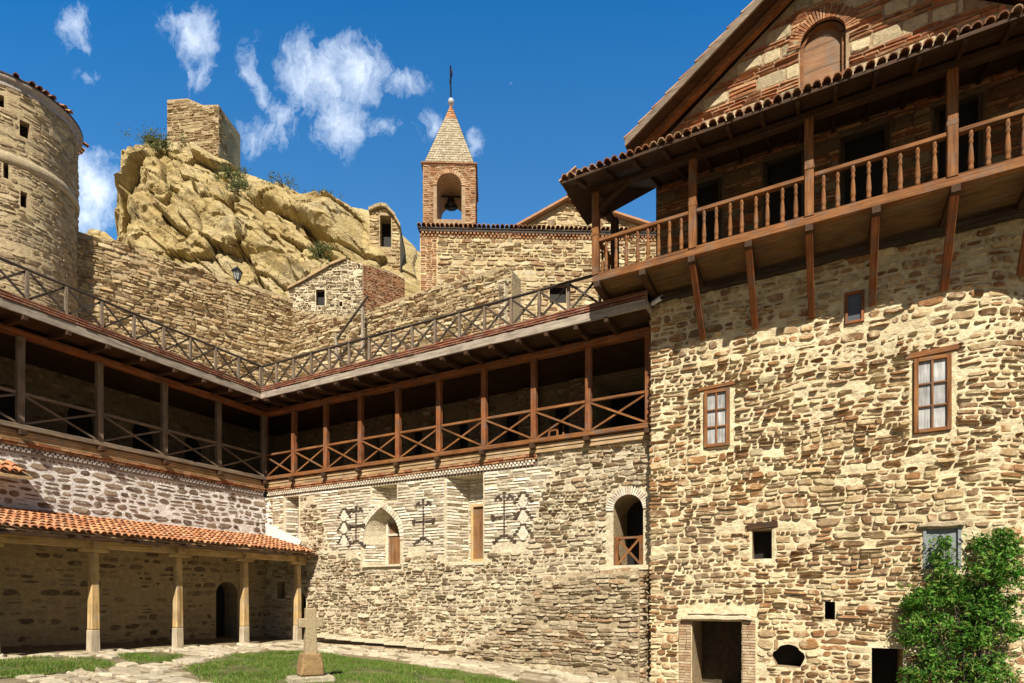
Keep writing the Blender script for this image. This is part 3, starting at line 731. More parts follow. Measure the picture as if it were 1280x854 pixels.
# ================================================================== STONE HOUSE (right)
sh = thing('stone_house', 'tall gabled house of cream-mortared brown rubble with wooden windows', 'building', (17.5, 0, -.4))
YL = -.45; RC = 1.5; SE = 20.15-14.12
def frame_lower(S, Z, D):
    S = np.asarray(S, float); Z = np.asarray(Z, float); D = np.asarray(D, float)
    a = np.clip((S-SE)/RC, 0, math.pi/2); ext = np.maximum(S-SE-RC*math.pi/2, 0)
    x = 14.12+np.minimum(S, SE)+RC*np.sin(a)+D*np.sin(a); y = YL+RC*(1-np.cos(a))-D*np.cos(a)+ext
    return np.stack([x, y, Z], -1)
sx = lambda x: x-14.12
hs = [hole(sx(15.35), sx(15.91), 5.0, 6.31, depth=.16, back='dark', rev='reveal', pad=.06),
      hole(sx(19.34), sx(19.95), 4.80, 6.28, depth=.16, pad=.06),
      hole(sx(18.16), sx(18.51), 7.22, 7.88, depth=.12, pad=.05),
      hole(sx(16.38), sx(16.78), 2.42, 3.06, depth=.45, back='dark', pad=.04),
      hole(sx(19.53), sx(20.07), 2.13, 2.91, depth=.10, pad=.05),
      hole(sx(17.80), sx(17.99), 1.10, 1.48, depth=.5, pad=.03),
      hole(sx(16.78), sx(17.43), .05, .55, 'rag', zs=.05, depth=.5, pad=.0),
      hole(sx(18.64), sx(19.17), -.6, .54, depth=.9, pad=.04),
      hole(sx(15.08), sx(16.16), -1.0, 1.02, depth=1.3, back='recess', pad=.32)]
mb = MB()
backing(mb, frame_lower, 0, SE+RC*1.5708+1.5, -1.0, 8.74, 1, hs, None, .05, 0., .04)
S1 = SE+RC*1.5708+1.5
RS = STY['right']
for za, zb_, st_r in ((-1, .95, dict(RS, h=(.13,.27), ar=(.8,2.2), n=3.0, skip=.03)), (.95, 2.6, dict(RS, h=(.08,.17), ar=(1.0,3.2), skip=.03)), (2.6, 5.2, RS), (5.2, 6.5, dict(RS, h=(.07,.15), ar=(1.2,3.8), gap=.05)), (6.5, 8.72, dict(RS, h=(.10,.23), ar=(.8,2.4), gap=.05, n=3.2, skip=.08))):
    stones(mb, frame_lower, lay(-.06, S1, za, zb_, st_r, None, hs), st_r, 0)
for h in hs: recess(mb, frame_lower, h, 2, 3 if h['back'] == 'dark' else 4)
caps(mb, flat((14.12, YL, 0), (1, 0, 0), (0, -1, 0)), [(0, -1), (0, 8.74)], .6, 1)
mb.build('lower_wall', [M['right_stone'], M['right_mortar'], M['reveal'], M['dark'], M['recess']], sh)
def lintel(x0, x1, z0, z1, mat='wood_orange', name='lintel'):
    m = MB(); m.beam((x0, YL+.03, (z0+z1)/2-.02), (x1, YL+.03, (z0+z1)/2+.02), .16, z1-z0); return m.build(name, M[mat], sh, bevel=.012)
framed(sh, 'window', 15.355, 15.905, 5.005, 6.305, YL+.03, .075, 'wood_orange', 'glass_pale', .10, (2, 3), 'smaller wooden window with white curtained panes')
framed(sh, 'window', 19.345, 19.945, 4.805, 6.275, YL+.03, .075, 'wood_orange', 'glass_pale', .10, (2, 3), 'larger wooden window with grey curtained panes')
framed(sh, 'window', 18.165, 18.505, 7.225, 7.875, YL+.03, .055, 'wood_red', 'glass_dark', .08, None, 'tiny dark window just under the balcony')
lintel(15.2, 16.02, 6.34, 6.43); lintel(19.2, 20.08, 6.31, 6.43)
lintel(16.28, 16.9, 3.08, 3.22, 'wood_brown')
m = MB(); m.box(19.535, 20.065, YL+.03, YL+.08, 2.135, 2.905); m.box(19.5, 19.55, YL-.02, YL+.05, 2.13, 2.93); m.box(20.05, 20.1, YL-.02, YL+.05, 2.13, 2.93)
m.build('shutter', M['shutter'], sh)
def irregular_slab(x0, x1, z0, z1, d, mat, name):
    m = MB(); n = 9; pts = []
    for i in range(n): pts.append((x0+(x1-x0)*i/(n-1), z0+random.uniform(-.012, .012)))
    for i in range(n): pts.append((x1-(x1-x0)*i/(n-1), z1+random.uniform(-.03, .012)-.02*abs(i-4)/4))
    m.prism([(p[0], YL+.05, p[1]) for p in pts], (0, -.05-d, 0)); return m.build(name, M[mat], sh, bevel=.015)
irregular_slab(19.42, 20.15, 2.94, 3.06, .10, 'but_stone', 'stone_lintel')
irregular_slab(14.86, 16.38, 1.06, 1.17, .16, 'ledge', 'door_lintel')
irregular_slab(15.0, 16.28, 1.18, 1.25, .07, 'ledge', 'door_cornice')
for x in (14.79, 16.18):
    j = MB(); z = -1.
    while z < 1.04:
        h = random.uniform(.055, .07); 
        if random.random() < .5: j.box(x, x+.27, YL-.045+random.uniform(0, .015), YL+.2, z, z+h-.014)
        else: k = random.uniform(.1, .17); j.box(x, x+k-.008, YL-.045+random.uniform(0, .015), YL+.2, z, z+h-.014); j.box(x+k+.008, x+.27, YL-.045+random.uniform(0, .015), YL+.2, z, z+h-.014)
        z += h
    j.box(x+.01, x+.26, YL-.025, YL+.2, -1., 1.05, 1)
    j.build('brick_jamb', [M['jamb'], M['brick_joint']], sh)
# upper storey
dx = [(15.0, 15.68), (16.58, 17.42), (18.1, 18.98), (19.74, 20.52)]
hu = [hole(sx(a), sx(b), 8.94, 11.5, depth=.3, back='dark', pad=.04) for a, b in dx]
fu = flat((14.12, 0, 0), (1, 0, 0), (0, -1, 0))
def up_extra(mb, mats):
    mats += [M['brick_red'], M['gable_stone']]; k = len(mats)-2; z = 8.75
    while z < 12.1:
        for q in range(random.choice([2, 3, 3, 4])): stones(mb, fu, lay(.02, 9.5, z, z+.078, dict(STY['brick'], h=(.078, .078)), None, hu), STY['brick'], k, 4); z += .078
        h = random.uniform(.18, .3); stones(mb, fu, lay(.02, 9.5, z, z+h, dict(STY['church'], h=(h, h)), None, hu), STY['church'], 0); z += h
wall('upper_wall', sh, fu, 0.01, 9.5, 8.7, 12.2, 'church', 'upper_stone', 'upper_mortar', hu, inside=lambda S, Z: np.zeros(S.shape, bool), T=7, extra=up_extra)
for (a, b) in dx:
    fr = MB(); fr.box(a, a+.08, -.02, .1, 8.94, 11.45); fr.box(b-.08, b, -.02, .1, 8.94, 11.45); fr.box(a+.08, b-.08, -.02, .1, 11.37, 11.45); fr.box(a+.08, b-.08, .02, .09, 9.9, 9.98)
    o = fr.build('balcony_door', M['wood_dark'], sh)
    p = MB(); p.box(a+.08, b-.08, .04, .06, 8.95, 9.9); p.box(a+.08, b-.08, .041, .061, 9.98, 11.37, 1); p.build('door_panel', [M['glass_pale'] if b < 17.6 else M['door_brown'], M['dark']], o)
# gable
GX = 17.7; gt_ = profile([(sx(13.3)-.3, 11.9), (sx(GX), 15.2), (sx(22.4), 11.95)])
ga = hole(sx(17.32), sx(18.2), 12.72, 14.16, 'arch', depth=.22, back=None, pad=.03); ga['pad'] = .04
def gable_extra(mb, mats):
    mats += [M['brick_red'], M['gable_stone'], M['brick_red_joint']]
    k = len(mats)-3
    tf = np.vectorize(gt_[0]); z = 11.95; cells = []; big = []
    while z < 15:
        for nrow in range(random.choice([2, 3, 3])):
            h = .078; cells += lay(0, 8.6, z, z+h, dict(STY['brick'], h=(h, h)), lambda S, Z: (Z < tf(S)-.03) & (S > .01), [ga]); z += h
        h = random.uniform(.20, .30)
        for c in lay(0, 8.6, z, z+h, dict(STY['big'], h=(h, h)), lambda S, Z: (Z < tf(S)-.03), [ga]):
            if random.random() < .72: big.append(c)
            else:
                for q in range(3): cells.append((c[0], c[1], c[2]+h*q/3, c[2]+h*(q+1)/3))
        z += h
    stones(mb, fu, cells, STY['brick'], k, 4); stones(mb, fu, big, STY['big'], k+1)
    voussoirs(mb, fu, ga, .26, 30, k, .045)
wall('gable_wall', sh, fu, 0.02, 8.6, 11.9, 15.2, 'church', 'gable_stone', 'brick_red_joint', [ga], top=gt_, inside=lambda S, Z: np.zeros(S.shape, bool), T=7, extra=gable_extra)
m = MB(); c = 17.76; o = []
ho = dict(ga); oo = outline(ga, 12)
A = fu(np.array([p[0] for p in oo]), np.array([p[1] for p in oo]), np.full(len(oo), -.16))
m.add(A, [list(range(len(A)))]); gp_ = m.build('gable_shutter', M['door_brown'], sh)
m = MB(); n = len(oo); c2 = (ga['a']+ga['b'])/2
inner = [(c2+(p[0]-c2)*.84, ga['z0']+(p[1]-ga['z0'])*.93+.04) for p in oo]
S = np.array([p[0] for p in oo]+[p[0] for p in inner]); Z = np.array([p[1] for p in oo]+[p[1] for p in inner])
Aa = fu(S, Z, np.full(2*n, -.08)); Bb = fu(S, Z, np.full(2*n, -.16))
ring = [[i, (i+1) % n, (i+1) % n+n, i+n] for i in range(n)]
m.add(np.vstack([Aa, Bb]), [ring, [[i+n, (i+1) % n+n, (i+1) % n+3*n, i+3*n] for i in range(n)]]); m.build('frame', M['wood_orange'], gp_)
# main roof: two slopes, verge boards
SL = (15.2-11.9)/(GX-13.0)
m = MB(); tl = MB(); fas = MB()
for sgn in (-1, 1):
    E = (GX+sgn*4.15, 15.27-.669*4.15); A = (GX, 15.27)
    for y0, y1, ee, t_ in ((-.62, .35, 4.15, .07), (.352, 9, 3.8, .07)):
        e_x, e_z = GX+sgn*ee, 15.27-.669*ee
        m.prism([(A[0], y0, A[1]), (e_x, y0, e_z), (e_x, y0, e_z+t_), (A[0], y0, A[1]+t_)], (0, y1-y0, 0), 0)
    fas.prism([(A[0], -.70, A[1]-.03), (E[0], -.70, E[1]-.03), (E[0], -.70, E[1]+.16), (A[0], -.70, A[1]+.16)], (0, .05, 0), 0)
    fas.prism([(A[0], -.30, A[1]-.16), (E[0], -.30, E[1]-.16), (E[0], -.30, E[1]-.002), (A[0], -.30, A[1]-.002)], (0, .16, 0), 1)
    up = np.array([-sgn*.4/math.hypot(1, .669), 0, .669*.4/math.hypot(1, .669)])
    barrel_tiles(tl, (E[0], -.72, E[1]+.16), (E[0], .3, E[1]+.16), up, .2, 12, .4, .075)
rf = m.build('roof', M['wood_brown'], sh); fas.build('bargeboards', [M['wood_verge'], M['wood_orange']], rf); tl.build('roof_tiles', M['tile_red'], rf)

# ================================================================== BALCONY of the stone house
bl = thing('timber_balcony', 'orange-brown wooden balcony with turned balusters and its own tiled roof', 'balcony', (17, -1, 8.7))
YO = -1.65; XL = 13.16; XR = 24.2
PX = [13.157, 15.32, 17.52, 19.76, 22.0, 24.2]
m = MB()
y = YO+.06
while y < -.02:
    m.box(XL, XR, y, y+.165, 8.80, 8.84); y += .17
y = -.02
while y < .05: m.box(XL, 14.1, y+.02, y+.17, 8.80, 8.84); y += .17
m.build('floor_planks', M['wood_under'], bl)
m = MB(); m.box(XL-.06, XR, YO-.07, YO+.06, 8.80, 8.95); m.box(XL-.06, XL+.06, YO+.06, .2, 8.80, 8.95); m.build('edge_beam', M['wood_orange'], bl, bevel=.01)
m = MB(); m.box(13.5, XR, YL-.16, YL-.002, 8.58, 8.72); m.build('wall_plate', M['wood_dark'], bl, bevel=.01)
SX = [13.2, 14.25, 15.30, 16.42, 17.52, 18.62, 19.80, 20.95, 22.1]
for x in SX:
    j = MB(); j.box(x-.07, x+.07, YO-.10, -.0 if x < 14 else YL-.001, 8.66, 8.797); j.build('joist', M['wood_brown'], bl, bevel=.008)
for x in SX[2:]:
    s = MB(); s.beam((x, YO+.05, 8.72), (x+.03, YL-.03, 7.52), .13, .13, 0, (1, 0, 0)); s.build('strut', M['wood_red'], bl, bevel=.01)
post0 = None
for i, x in enumerate(PX):
    m = MB(); m.beam((x, YO, 8.953), (x, YO, 10.86), .16, .16); m.beam((x, YO, 9.85), (x, YO, 9.95), .175, .175)
    m.build('post', M['wood_orange'], bl, bevel=.012)
m = MB(); m.beam((13.22, -.45, 8.95), (13.22, -.45, 10.95), .17, .17); m.build('post', M['wood_brown'], bl, bevel=.012)
for a, b in zip(PX[:-1], PX[1:]):
    m = MB(); m.box(a+.08, b-.08, YO-.055, YO+.055, 9.70, 9.79); m.build('handrail', M['wood_orange'], bl, bevel=.015)
    m = MB(); m.box(a+.08, b-.08, YO-.04, YO+.04, 8.955, 9.0); m.build('bottom_rail', M['wood_orange'], bl)
m = MB(); m.box(XL+.02, XL+.12, YO+.08, -.54, 9.70, 9.79); m.build('handrail', M['wood_orange'], bl, bevel=.015)
prof = [(.028,0),(.042,.02),(.042,.08),(.03,.10),(.044,.13),(.047,.18),(.040,.30),(.030,.42),(.024,.48),(.036,.50),(.036,.53),(.024,.55),(.034,.59),(.040,.63),(.03,.66),(.034,.70)]
m = MB(); m.lathe((0, 0, 0), prof, 10); 
bal0 = MB(); bal0.lathe((PX[0]+.24, YO, 9.0), prof, 10); b0 = bal0.build('baluster', M['wood_orange'], bl)
for a, b in zip(PX[:-1], PX[1:]):
    for k in range(8):
        xx = a+(b-a)*(k+1)/9
        dup(b0, bl, (xx-(PX[0]+.24)+random.uniform(-.02, .02), random.uniform(-.012, .012), 0))
for k in range(4): dup(b0, bl, (XL+.07-(PX[0]+.24), .24*(k+1), 0))
b0.location = (0, -.0, 0); bpy.data.objects.remove(b0)
# balcony roof: lean-to in front, hipped at the left end
EY, EZ, EX = -2.42, 10.78, 12.62; TY = 0.; SLP = .38; TZ = EZ+SLP*(TY-EY); YR = -.78
m = MB(); HX = 14.12
hipz = EZ+.5*(HX-EX)
th_ = .06
front = [(EX, EY, EZ), (24.4, EY, EZ), (24.4, TY-.003, TZ), (HX, TY-.003, TZ)]
left = [(EX, EY, EZ), (HX, TY-.003, TZ), (EX, YR, EZ)]
for p in (front, left): m.prism(p, (0, 0, th_), 0)
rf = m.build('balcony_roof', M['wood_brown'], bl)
m = MB(); up = np.array([0, .4/math.hypot(1, SLP), .4*SLP/math.hypot(1, SLP)])
barrel_tiles(m, (EX, EY-.04, EZ+.06), (24.4, EY-.04, EZ+.06), up, .165, 7, .4, .076, 0, 5, lambda c: (c[0]-EX) > (c[1]-EY)*.62 and c[1] < -.3)
SL2 = (TZ-EZ)/(HX-EX); up = np.array([.4/math.hypot(1, SL2), 0, .4*SL2/math.hypot(1, SL2)])
barrel_tiles(m, (EX-.04, EY, EZ+.06), (EX-.04, YR, EZ+.06), up, .165, 5, .4, .076, 0, 5, lambda c: (c[1]-EY) > (c[0]-EX)*1.55 and c[1] < YR-.15+(c[0]-EX)*.5)
m.build('roof_tiles', M['tile_red'], rf)
m = MB(); x = 13.4
m.box(PX[0]-.1, XR, YO-.08, YO+.08, 10.862, 11.0)
m.box(XL-.08, XL+.08, YO+.08, -.5, 10.862, 10.95)
m.build('top_beam', M['wood_brown'], bl, bevel=.01)
m = MB(); m.beam((PX[0]+.05, YO, 10.45), (PX[0]+.75, YO, 10.87), .09, .09); m.beam((XL, YO+.05, 10.35), (XL, YO+.8, 10.87), .09, .09); m.build('corner_brace', M['wood_brown'], bl, bevel=.008)
x = 13.0
while x < 24:
    if x > 12.9:
        y1 = min(-.05, EY+(x-EX)*1.5) 
        if y1-EY > .4:
            r_ = MB(); r_.beam((x, EY+.06, EZ-.015), (x, y1-.02, EZ+SLP*(y1-EY)-.055), .07, .08); r_.build('rafter', M['wood_brown'], rf)
    x += .62

# ================================================================== GALLERIES
def gallery(label, P, root_loc, posts, s_end0, s_end1, wmats, joist_step, mirror_first):
    g = thing('timber_gallery', label, 'gallery', root_loc, 'open timber galleries round the courtyard')
    def bx(mb, a, b, d0, d1, z0, z1, m=0):
        p, q = P(a, d0, z0), P(b, d1, z1)
        mb.box(min(p[0], q[0]), max(p[0], q[0]), min(p[1], q[1]), max(p[1], q[1]), z0, z1, m)
    mb = MB(); bx(mb, s_end0, s_end1, .0, .2, 5.745, 5.87); mb.build('floor_beam', M[wmats[1]], g, bevel=.012)
    mb = MB(); bx(mb, s_end0, s_end1, -.02, .22, 8.06, 8.215); mb.build('top_beam', M[wmats[0]], g, bevel=.012)
    for s in posts:
        m = MB(); m.beam(P(s, .1, 5.873), P(s, .1, 8.06), .155, .155, 0, (0, 1, 0)); m.build('post', M[wmats[0] if not mirror_first else wmats[2]], g, bevel=.012)
        m = MB(); bx(m, s-.07, s+.07, -.1, .30+random.uniform(-.02, .03), 5.725-.135, 5.725); m.build('joist_end', M['wood_brown'], g, bevel=.01)
    for a, b in zip(posts[:-1], posts[1:]):
        a, b = min(a, b), max(a, b)
        m = MB(); m.beam(P(a+.08, .1, 6.66), P(b-.08, .1, 6.66), .07, .075); m.build('handrail', M[wmats[1]], g, bevel=.008)
        m = MB(); m.beam(P(a+.08, .085, 5.91), P(b-.08, .085, 6.6), .03, .05); m.beam(P(a+.08, .125, 6.6), P(b-.08, .125, 5.91), .03, .05)
        m.build('cross_brace', M[wmats[1]], g)
    s = s_end0+.35
    while s < s_end1-.2:
        m = MB(); m.beam(P(s, -.6, 8.285), P(s, 1.16+random.uniform(-.03, .03), 8.165), .10, .12); m.build('roof_joist', M['wood_brown'], g, bevel=.008)
        s += joist_step
    return g
PM = lambda s, d, z: (s, -d, z)
PL = lambda s, d, z: (d, s, z)
mp = [0.06]+[1.55*k for k in range(1, 10)]
mp[-1] = 13.97; mp[1:9] = [1.55, 3.07, 4.6, 6.14, 7.69, 9.25, 10.83, 12.40]
gM = gallery('red-brown timber gallery with X braced railing along the chapel wing', PM, (7, -.1, 5.7), mp, 0.23, 14.1, ('wood_red', 'wood_orange', 'wood_red'), .79, False)
lp = [-1.97, -3.76, -5.55, -7.34, -9.13, -10.92, -12.7]
gL = gallery('grey weathered timber gallery with X braced railing on the left wing', PL, (.1, -6.5, 5.7), [-.20+.0]+lp, -13.4, -.01, ('wood_red', 'wood_verge', 'wood_verge'), .9, True)

# ================================================================== TERRACE ROOF over both galleries
tr = thing('terrace_roof', 'flat terrace roof with thin red tile layers over grey fascia boards above both galleries', 'roof', (0, 0, 8.4))
def Lp(e): return [(-7.6, -13.6), (e, -13.6), (e, -e), (14.18, -e), (14.18, 6.5), (-7.6, 6.5)]
def lslab(mb, e, z0, z1, mat=0): mb.prism([(x, y, z0) for x, y in Lp(e)], (0, 0, z1-z0), mat)
mb = MB(); lslab(mb, .98, 8.36, 8.68); mb.build('terrace_slab', M['plaster_grey'], tr)
mb = MB()
for k, (e, z) in enumerate(((1.135, 8.475), (1.11, 8.55), (1.085, 8.625))):
    s = -13.6
    while s < -e-.02:
        w = min(random.uniform(.22, .34), -e-s); mb.box(.985, e+random.uniform(-.012, .012), s+.003, s+w-.003, z, z+.034); s += w
    s = .985
    while s < 14.18:
        w = min(random.uniform(.22, .34), 14.18-s); mb.box(s+.003, s+w-.003, -e+random.uniform(-.012, .012), -.985, z, z+.034); s += w
lslab(mb, 1.05, 8.465, 8.665, 1); mb.build('tile_edge', [M['tile_edge'], M['wood_tan']], tr)
mb = MB(); mb.box(1.06, 1.11, -13.6, -1.062, 8.24, 8.462); mb.build('fascia_board', M['wood_grey'], tr, bevel=.008)
mb = MB(); mb.box(1.06, 14.18, -1.11, -1.06, 8.24, 8.462); mb.build('fascia_board', M['wood_grey'], tr, bevel=.008)
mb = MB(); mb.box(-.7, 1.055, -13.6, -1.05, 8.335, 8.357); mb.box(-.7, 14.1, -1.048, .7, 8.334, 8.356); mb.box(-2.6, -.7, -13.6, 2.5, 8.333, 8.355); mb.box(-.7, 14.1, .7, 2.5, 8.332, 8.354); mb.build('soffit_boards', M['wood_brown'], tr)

def railing(label, P, loc, posts):
    g = thing('terrace_railing', label, 'railing', loc, 'weathered railings on the terrace roof')
    m0 = None
    for s in posts:
        m = MB(); m.beam(P(s, .9, 8.68), P(s, .9, 9.41), .075, .075, 0, (0, 1, 0)); m.build('post', M['wood_verge'], g, bevel=.008)
    a, b = min(posts), max(posts)
    m = MB(); m.beam(P(a-.06, .9, 9.435), P(b+.06, .9, 9.435), .08, .05); m.build('handrail', M['wood_dark'], g, bevel=.01)
    ps = sorted(posts)
    for a, b in zip(ps[:-1], ps[1:]):
        m = MB(); m.beam(P(a+.04, .885, 8.74), P(b-.04, .885, 9.37), .03, .05); m.beam(P(a+.04, .92, 9.37), P(b-.04, .92, 8.74), .03, .05); m.build('cross_brace', M['wood_dark'], g)
    return g
railing('dark railing with X braces on the terrace edge above the chapel wing', PM, (7, -.9, 8.68), [.9]+[.8+.812*k for k in range(1, 16)])
railing('dark railing with X braces on the terrace edge above the left wing', PL, (.9, -6, 8.68), [-1.0-.815*k+.0 for k in range(1, 16)]+[-.99])

# ================================================================== PORTICO
pt = thing('portico', 'orange tiled portico on honey-coloured wooden posts against the left wing', 'portico', (2.1, -6.5, .1))
pys = [-.45, -2.5, -4.58, -6.67, -8.75, -10.83]
for y in pys:
    z0 = float(gz(2.1, y)); 
    m = MB(); m.beam((2.1, y, z0+.55), (2.1, y, 2.66), .205, .205, 0, (0, 1, 0), .165, .165); p = m.build('post', M['wood_honey'], pt, bevel=.02)
    m = MB(); m.beam((2.1, y, z0-.1), (2.1, y, z0+.548), .222, .222, 0, (0, 1, 0), .206, .206); m.build('post_foot', M['wood_pale'], p, bevel=.015)
    m = MB(); m.box(2.0, 2.2, y-.3, y+.3, 2.66, 2.75); m.box(1.9, 2.30, y-.1, y+.1, 2.752, 2.97); m.build('bracket', M['wood_honey'], p, bevel=.012)
mb = MB(); mb.box(2.0, 2.19, -13, -.12, 2.753, 2.95); mb.build('beam', M['wood_honey'], pt, bevel=.012)
ex, ez = 2.62, 3.03; tx, tz = .03, 3.72; sl = (tz-ez)/(ex-tx)
mb = MB(); mb.prism([(ex, -13, ez), (tx, -13, tz), (tx, -13, tz-.05), (ex, -13, ez-.05)], (0, 12.99, 0)); mb.build('roof_deck', M['wood_tan'], pt)
mb = MB(); mb.box(ex-.02, ex+.02, -13, -.05, ez-.13, ez-.03); mb.build('eave_board', M['wood_brown'], pt, bevel=.008)
L = math.hypot(1, sl); up = np.array([-.4/L, 0, .4*sl/L])
mb = MB(); barrel_tiles(mb, (ex+.05, -13, ez+.02), (ex+.05, -.02, ez+.02), up, .155, 7, .38, .072); mb.build('roof_tiles', M['tile_orange'], pt)
y = -12.8
while y < 0:
    m = MB(); m.beam((ex-.06, y, ez-.115), (tx+.1, y, tz-.125), .08, .11); m.build('rafter', M['wood_tan'], pt); y += .83
hd = thing('tile_hood', 'small orange tiled hood projecting from the white rubble wall above the portico', 'roof', (0, -8.5, 4.6))
mb = MB(); barrel_tiles(mb, (.85, -11, 4.52), (.85, -7.35, 4.52), (-.36, 0, .16), .185, 2, .42, .085); mb.build('roof_tiles', M['tile_orange'], hd)
mb = MB(); mb.prism([(.85, -11, 4.47), (0.02, -11, 4.84), (0.02, -11, 4.78), (.85, -11, 4.40)], (0, 3.62, 0)); mb.build('roof_deck', M['wood_tan'], hd)
for y in (-9.2, -10.8):
    mb = MB(); mb.beam((.7, y, 4.42), (.05, y, 3.95), .07, .08); mb.build('bracket', M['wood_honey'], hd)

# ================================================================== CROSS, BLOCK, SMALL THINGS
ct = atD(388, 852, 11.3); cx_, cy_ = ct[0], ct[1]; cz = float(gz(cx_, cy_))
cr = thing('stone_cross', 'pale carved stone cross standing on a brown plinth in the lawn', 'cross', (cx_, cy_, cz))
def rbox(mb, c, u, L, wd, z0, z1, tap=1., mat=0, jit=0.):
    ux, uy = u; v = []
    for z, t in ((z0, 1.), (z0+(z1-z0)*.5, (1+tap)/2*1.01), (z1, tap)):
        for a, b in ((-1,-1),(1,-1),(1,1),(-1,1)):
            v.append((c[0]+ux*a*L/2*t-uy*b*wd/2*t+random.uniform(-jit, jit), c[1]+uy*a*L/2*t+ux*b*wd/2*t+random.uniform(-jit, jit), z+random.uniform(-jit, jit)))
    q = lambda o: [[o, o+1, o+5, o+4], [o+1, o+2, o+6, o+5], [o+2, o+3, o+7, o+6], [o+3, o, o+4, o+7]]
    mb.add(v, [[[3, 2, 1, 0], [8, 9, 10, 11]]+q(0)+q(4)], mat)
ua = math.radians(60); uu = (math.cos(ua), math.sin(ua))
mb = MB(); rbox(mb, (cx_, cy_), uu, .86, .62, cz-.05, cz+.13, .93, 0, .012); mb.build('base_slab', M['slab_stone'], cr, bevel=.03)
mb = MB(); rbox(mb, (cx_, cy_), uu, .47, .42, cz+.13, cz+.56, .74, 0, .014); mb.build('plinth', M['plinth_stone'], cr, bevel=.03)
mb = MB(); rbox(mb, (cx_, cy_), uu, .225, .19, cz+.50, cz+1.45, .86, 0, .004); mb.build('shaft', M['cross_stone'], cr, bevel=.012)
mb = MB()
for s in (-1, 1): rbox(mb, (cx_+uu[0]*s*.155, cy_+uu[1]*s*.155), uu, .15, .16, cz+1.07, cz+1.245, 1., 0, .004)
mb.build('arms', M['cross_stone'], cr, bevel=.012)
bp = onG(-2, 818)
mb = MB(); rbox(mb, (bp[0]-.2, bp[1]-.5), (0, 1), 1.1, .5, float(gz(bp[0], bp[1]))-.05, float(gz(bp[0], bp[1]))+.36, .97, 0, .015)
tag(mb.build('stone_block', M['slab_stone'], None, (bp[0]-.2, bp[1]-.5, .2), bevel=.03), 'low squared pale stone block at the edge of the portico floor', 'stone block')
# security camera under the balcony corner
cp = onY(821, 376, -.75)
sc_ = thing('security_camera', 'pale cylindrical security camera on the house wall below the balcony', 'camera', cp)
mb = MB(); a = Vector(cp); d = Vector((.75, -.55, -.05)).normalized()
mb.tube([a-d*.17, a+d*.17], .055, 12); mb.tube([a-d*.05+Vector((0, 0, -.03)), a+d*.19+Vector((0, 0, .045)), ], .02, 6); mb.build('housing', M['metal_grey'], sc_)
mb = MB(); mb.tube([a+d*.165, a+d*.185], .047, 12); mb.build('lens', M['dark'], sc_)
mb = MB(); mb.tube([a-d*.1, a-d*.1+Vector((-.02, .30, .03))], .02, 6); mb.build('bracket', M['metal_grey'], sc_)
# wooden frame leaning in the gallery
wf = MB(); x0 = 11.05
for dx_ in (-.18, .18): wf.beam((x0+dx_, .62, 5.745), (x0+dx_*.5, .75, 6.5), .05, .05)
wf.beam((x0-.14, .65, 5.95), (x0+.14, .65, 5.95), .04, .05); wf.beam((x0-.1, .70, 6.3), (x0+.1, .70, 6.3), .04, .05)
wf.beam((x0+.35, .6, 5.745), (x0+.22, .9, 6.45), .05, .05)
tag(wf.build('wooden_trestle', M['wood_orange'], None, (x0, .7, 5.745)), 'small wooden trestle standing behind the gallery railing', 'trestle')

# ================================================================== REAR RETAINING WALLS
def wallthing(name, label, cat, frame, s0, s1, z0, z1, st, ms, mm, loc, holes=(), top=None, T=.8):
    o = wall(name, None, frame, s0, s1, z0, z1, st, ms, mm, holes, top, None, T, True, loc); return tag(o, label, cat)
A_ = np.array(onY(366, 400, 4.2)[:2]); dv = np.array([-.446, -.895]); B_ = A_+dv*9.4
U = -dv/np.linalg.norm(dv); Nn = np.array([U[1], -U[0]])
Lr = float(np.linalg.norm(B_-A_))
tz_ = profile([(0, 15.45), (2, 15.3), (3, 15.42), (4.2, 15.22), (5.5, 15.3), (7, 15.1), (8.2, 15.2), (Lr, 15.1)])
wallthing('retaining_wall', 'high ochre rubble wall between the round tower and the cliff', 'wall', flat((B_[0], B_[1], 0), (U[0], U[1], 0), (Nn[0], Nn[1], 0)), 0, Lr, 8.2, 15.5, 'rear', 'rear_stone', 'rear_mortar', (float(A_[0]), float(A_[1]), 8.68), (), tz_, 1.2)
x366 = float(A_[0])
def ty(px, py): p = onY(px, py, 4.2); return (p[0], p[2])
pr = [ty(362, 386), ty(400, 392), ty(425, 396), ty(447, 392), ty(470, 385), ty(500, 373), ty(530, 362), ty(560, 354), ty(590, 345), ty(622, 334), ty(640, 338)]
tp2 = profile(pr)
wallthing('retaining_wall', 'ochre rubble wall with a stepped sloping top behind the chapel terrace', 'wall', flat((0, 4.2, 0), (1, 0, 0), (0, -1, 0)), x366-.05, pr[-1][0], 8.2, max(p[1] for p in pr)+.05, 'rear', 'church_stone', 'rear_mortar', (4, 4.2, 8.68), (), tp2, .7)
pc = onY(630, 362, 4.1)
mb = MB(); fp = fY(3.92); stones(mb, fp, lay(pc[0]-.13, pc[0]+.13, 8.5, pc[2]+.2, STY['mid']), STY['mid'], 0); mb.box(pc[0]-.13, pc[0]+.13, 3.925, 4.19, 8.5, pc[2]+.18, 1); mb.box(pc[0]-.17, pc[0]+.17, 3.88, 4.19, pc[2]+.18, pc[2]+.25, 2)
tag(mb.build('stone_pier', [M['mid_stone'], M['mid_mortar'], M['ledge']], None, (pc[0], 4.05, 8.68)), 'short pale stone pier at the end of the sloping rear wall', 'pier')
sr = thing('stair_rail', 'leaning dark wooden stair rail in front of the rear rubble wall', 'railing', onY(453, 436, 3.7))
mb = MB(); mb.beam(onY(453.5, 440, 3.7), onY(453, 376, 3.7), .10, .10); mb.build('post', M['wood_grey'], sr, bevel=.008)
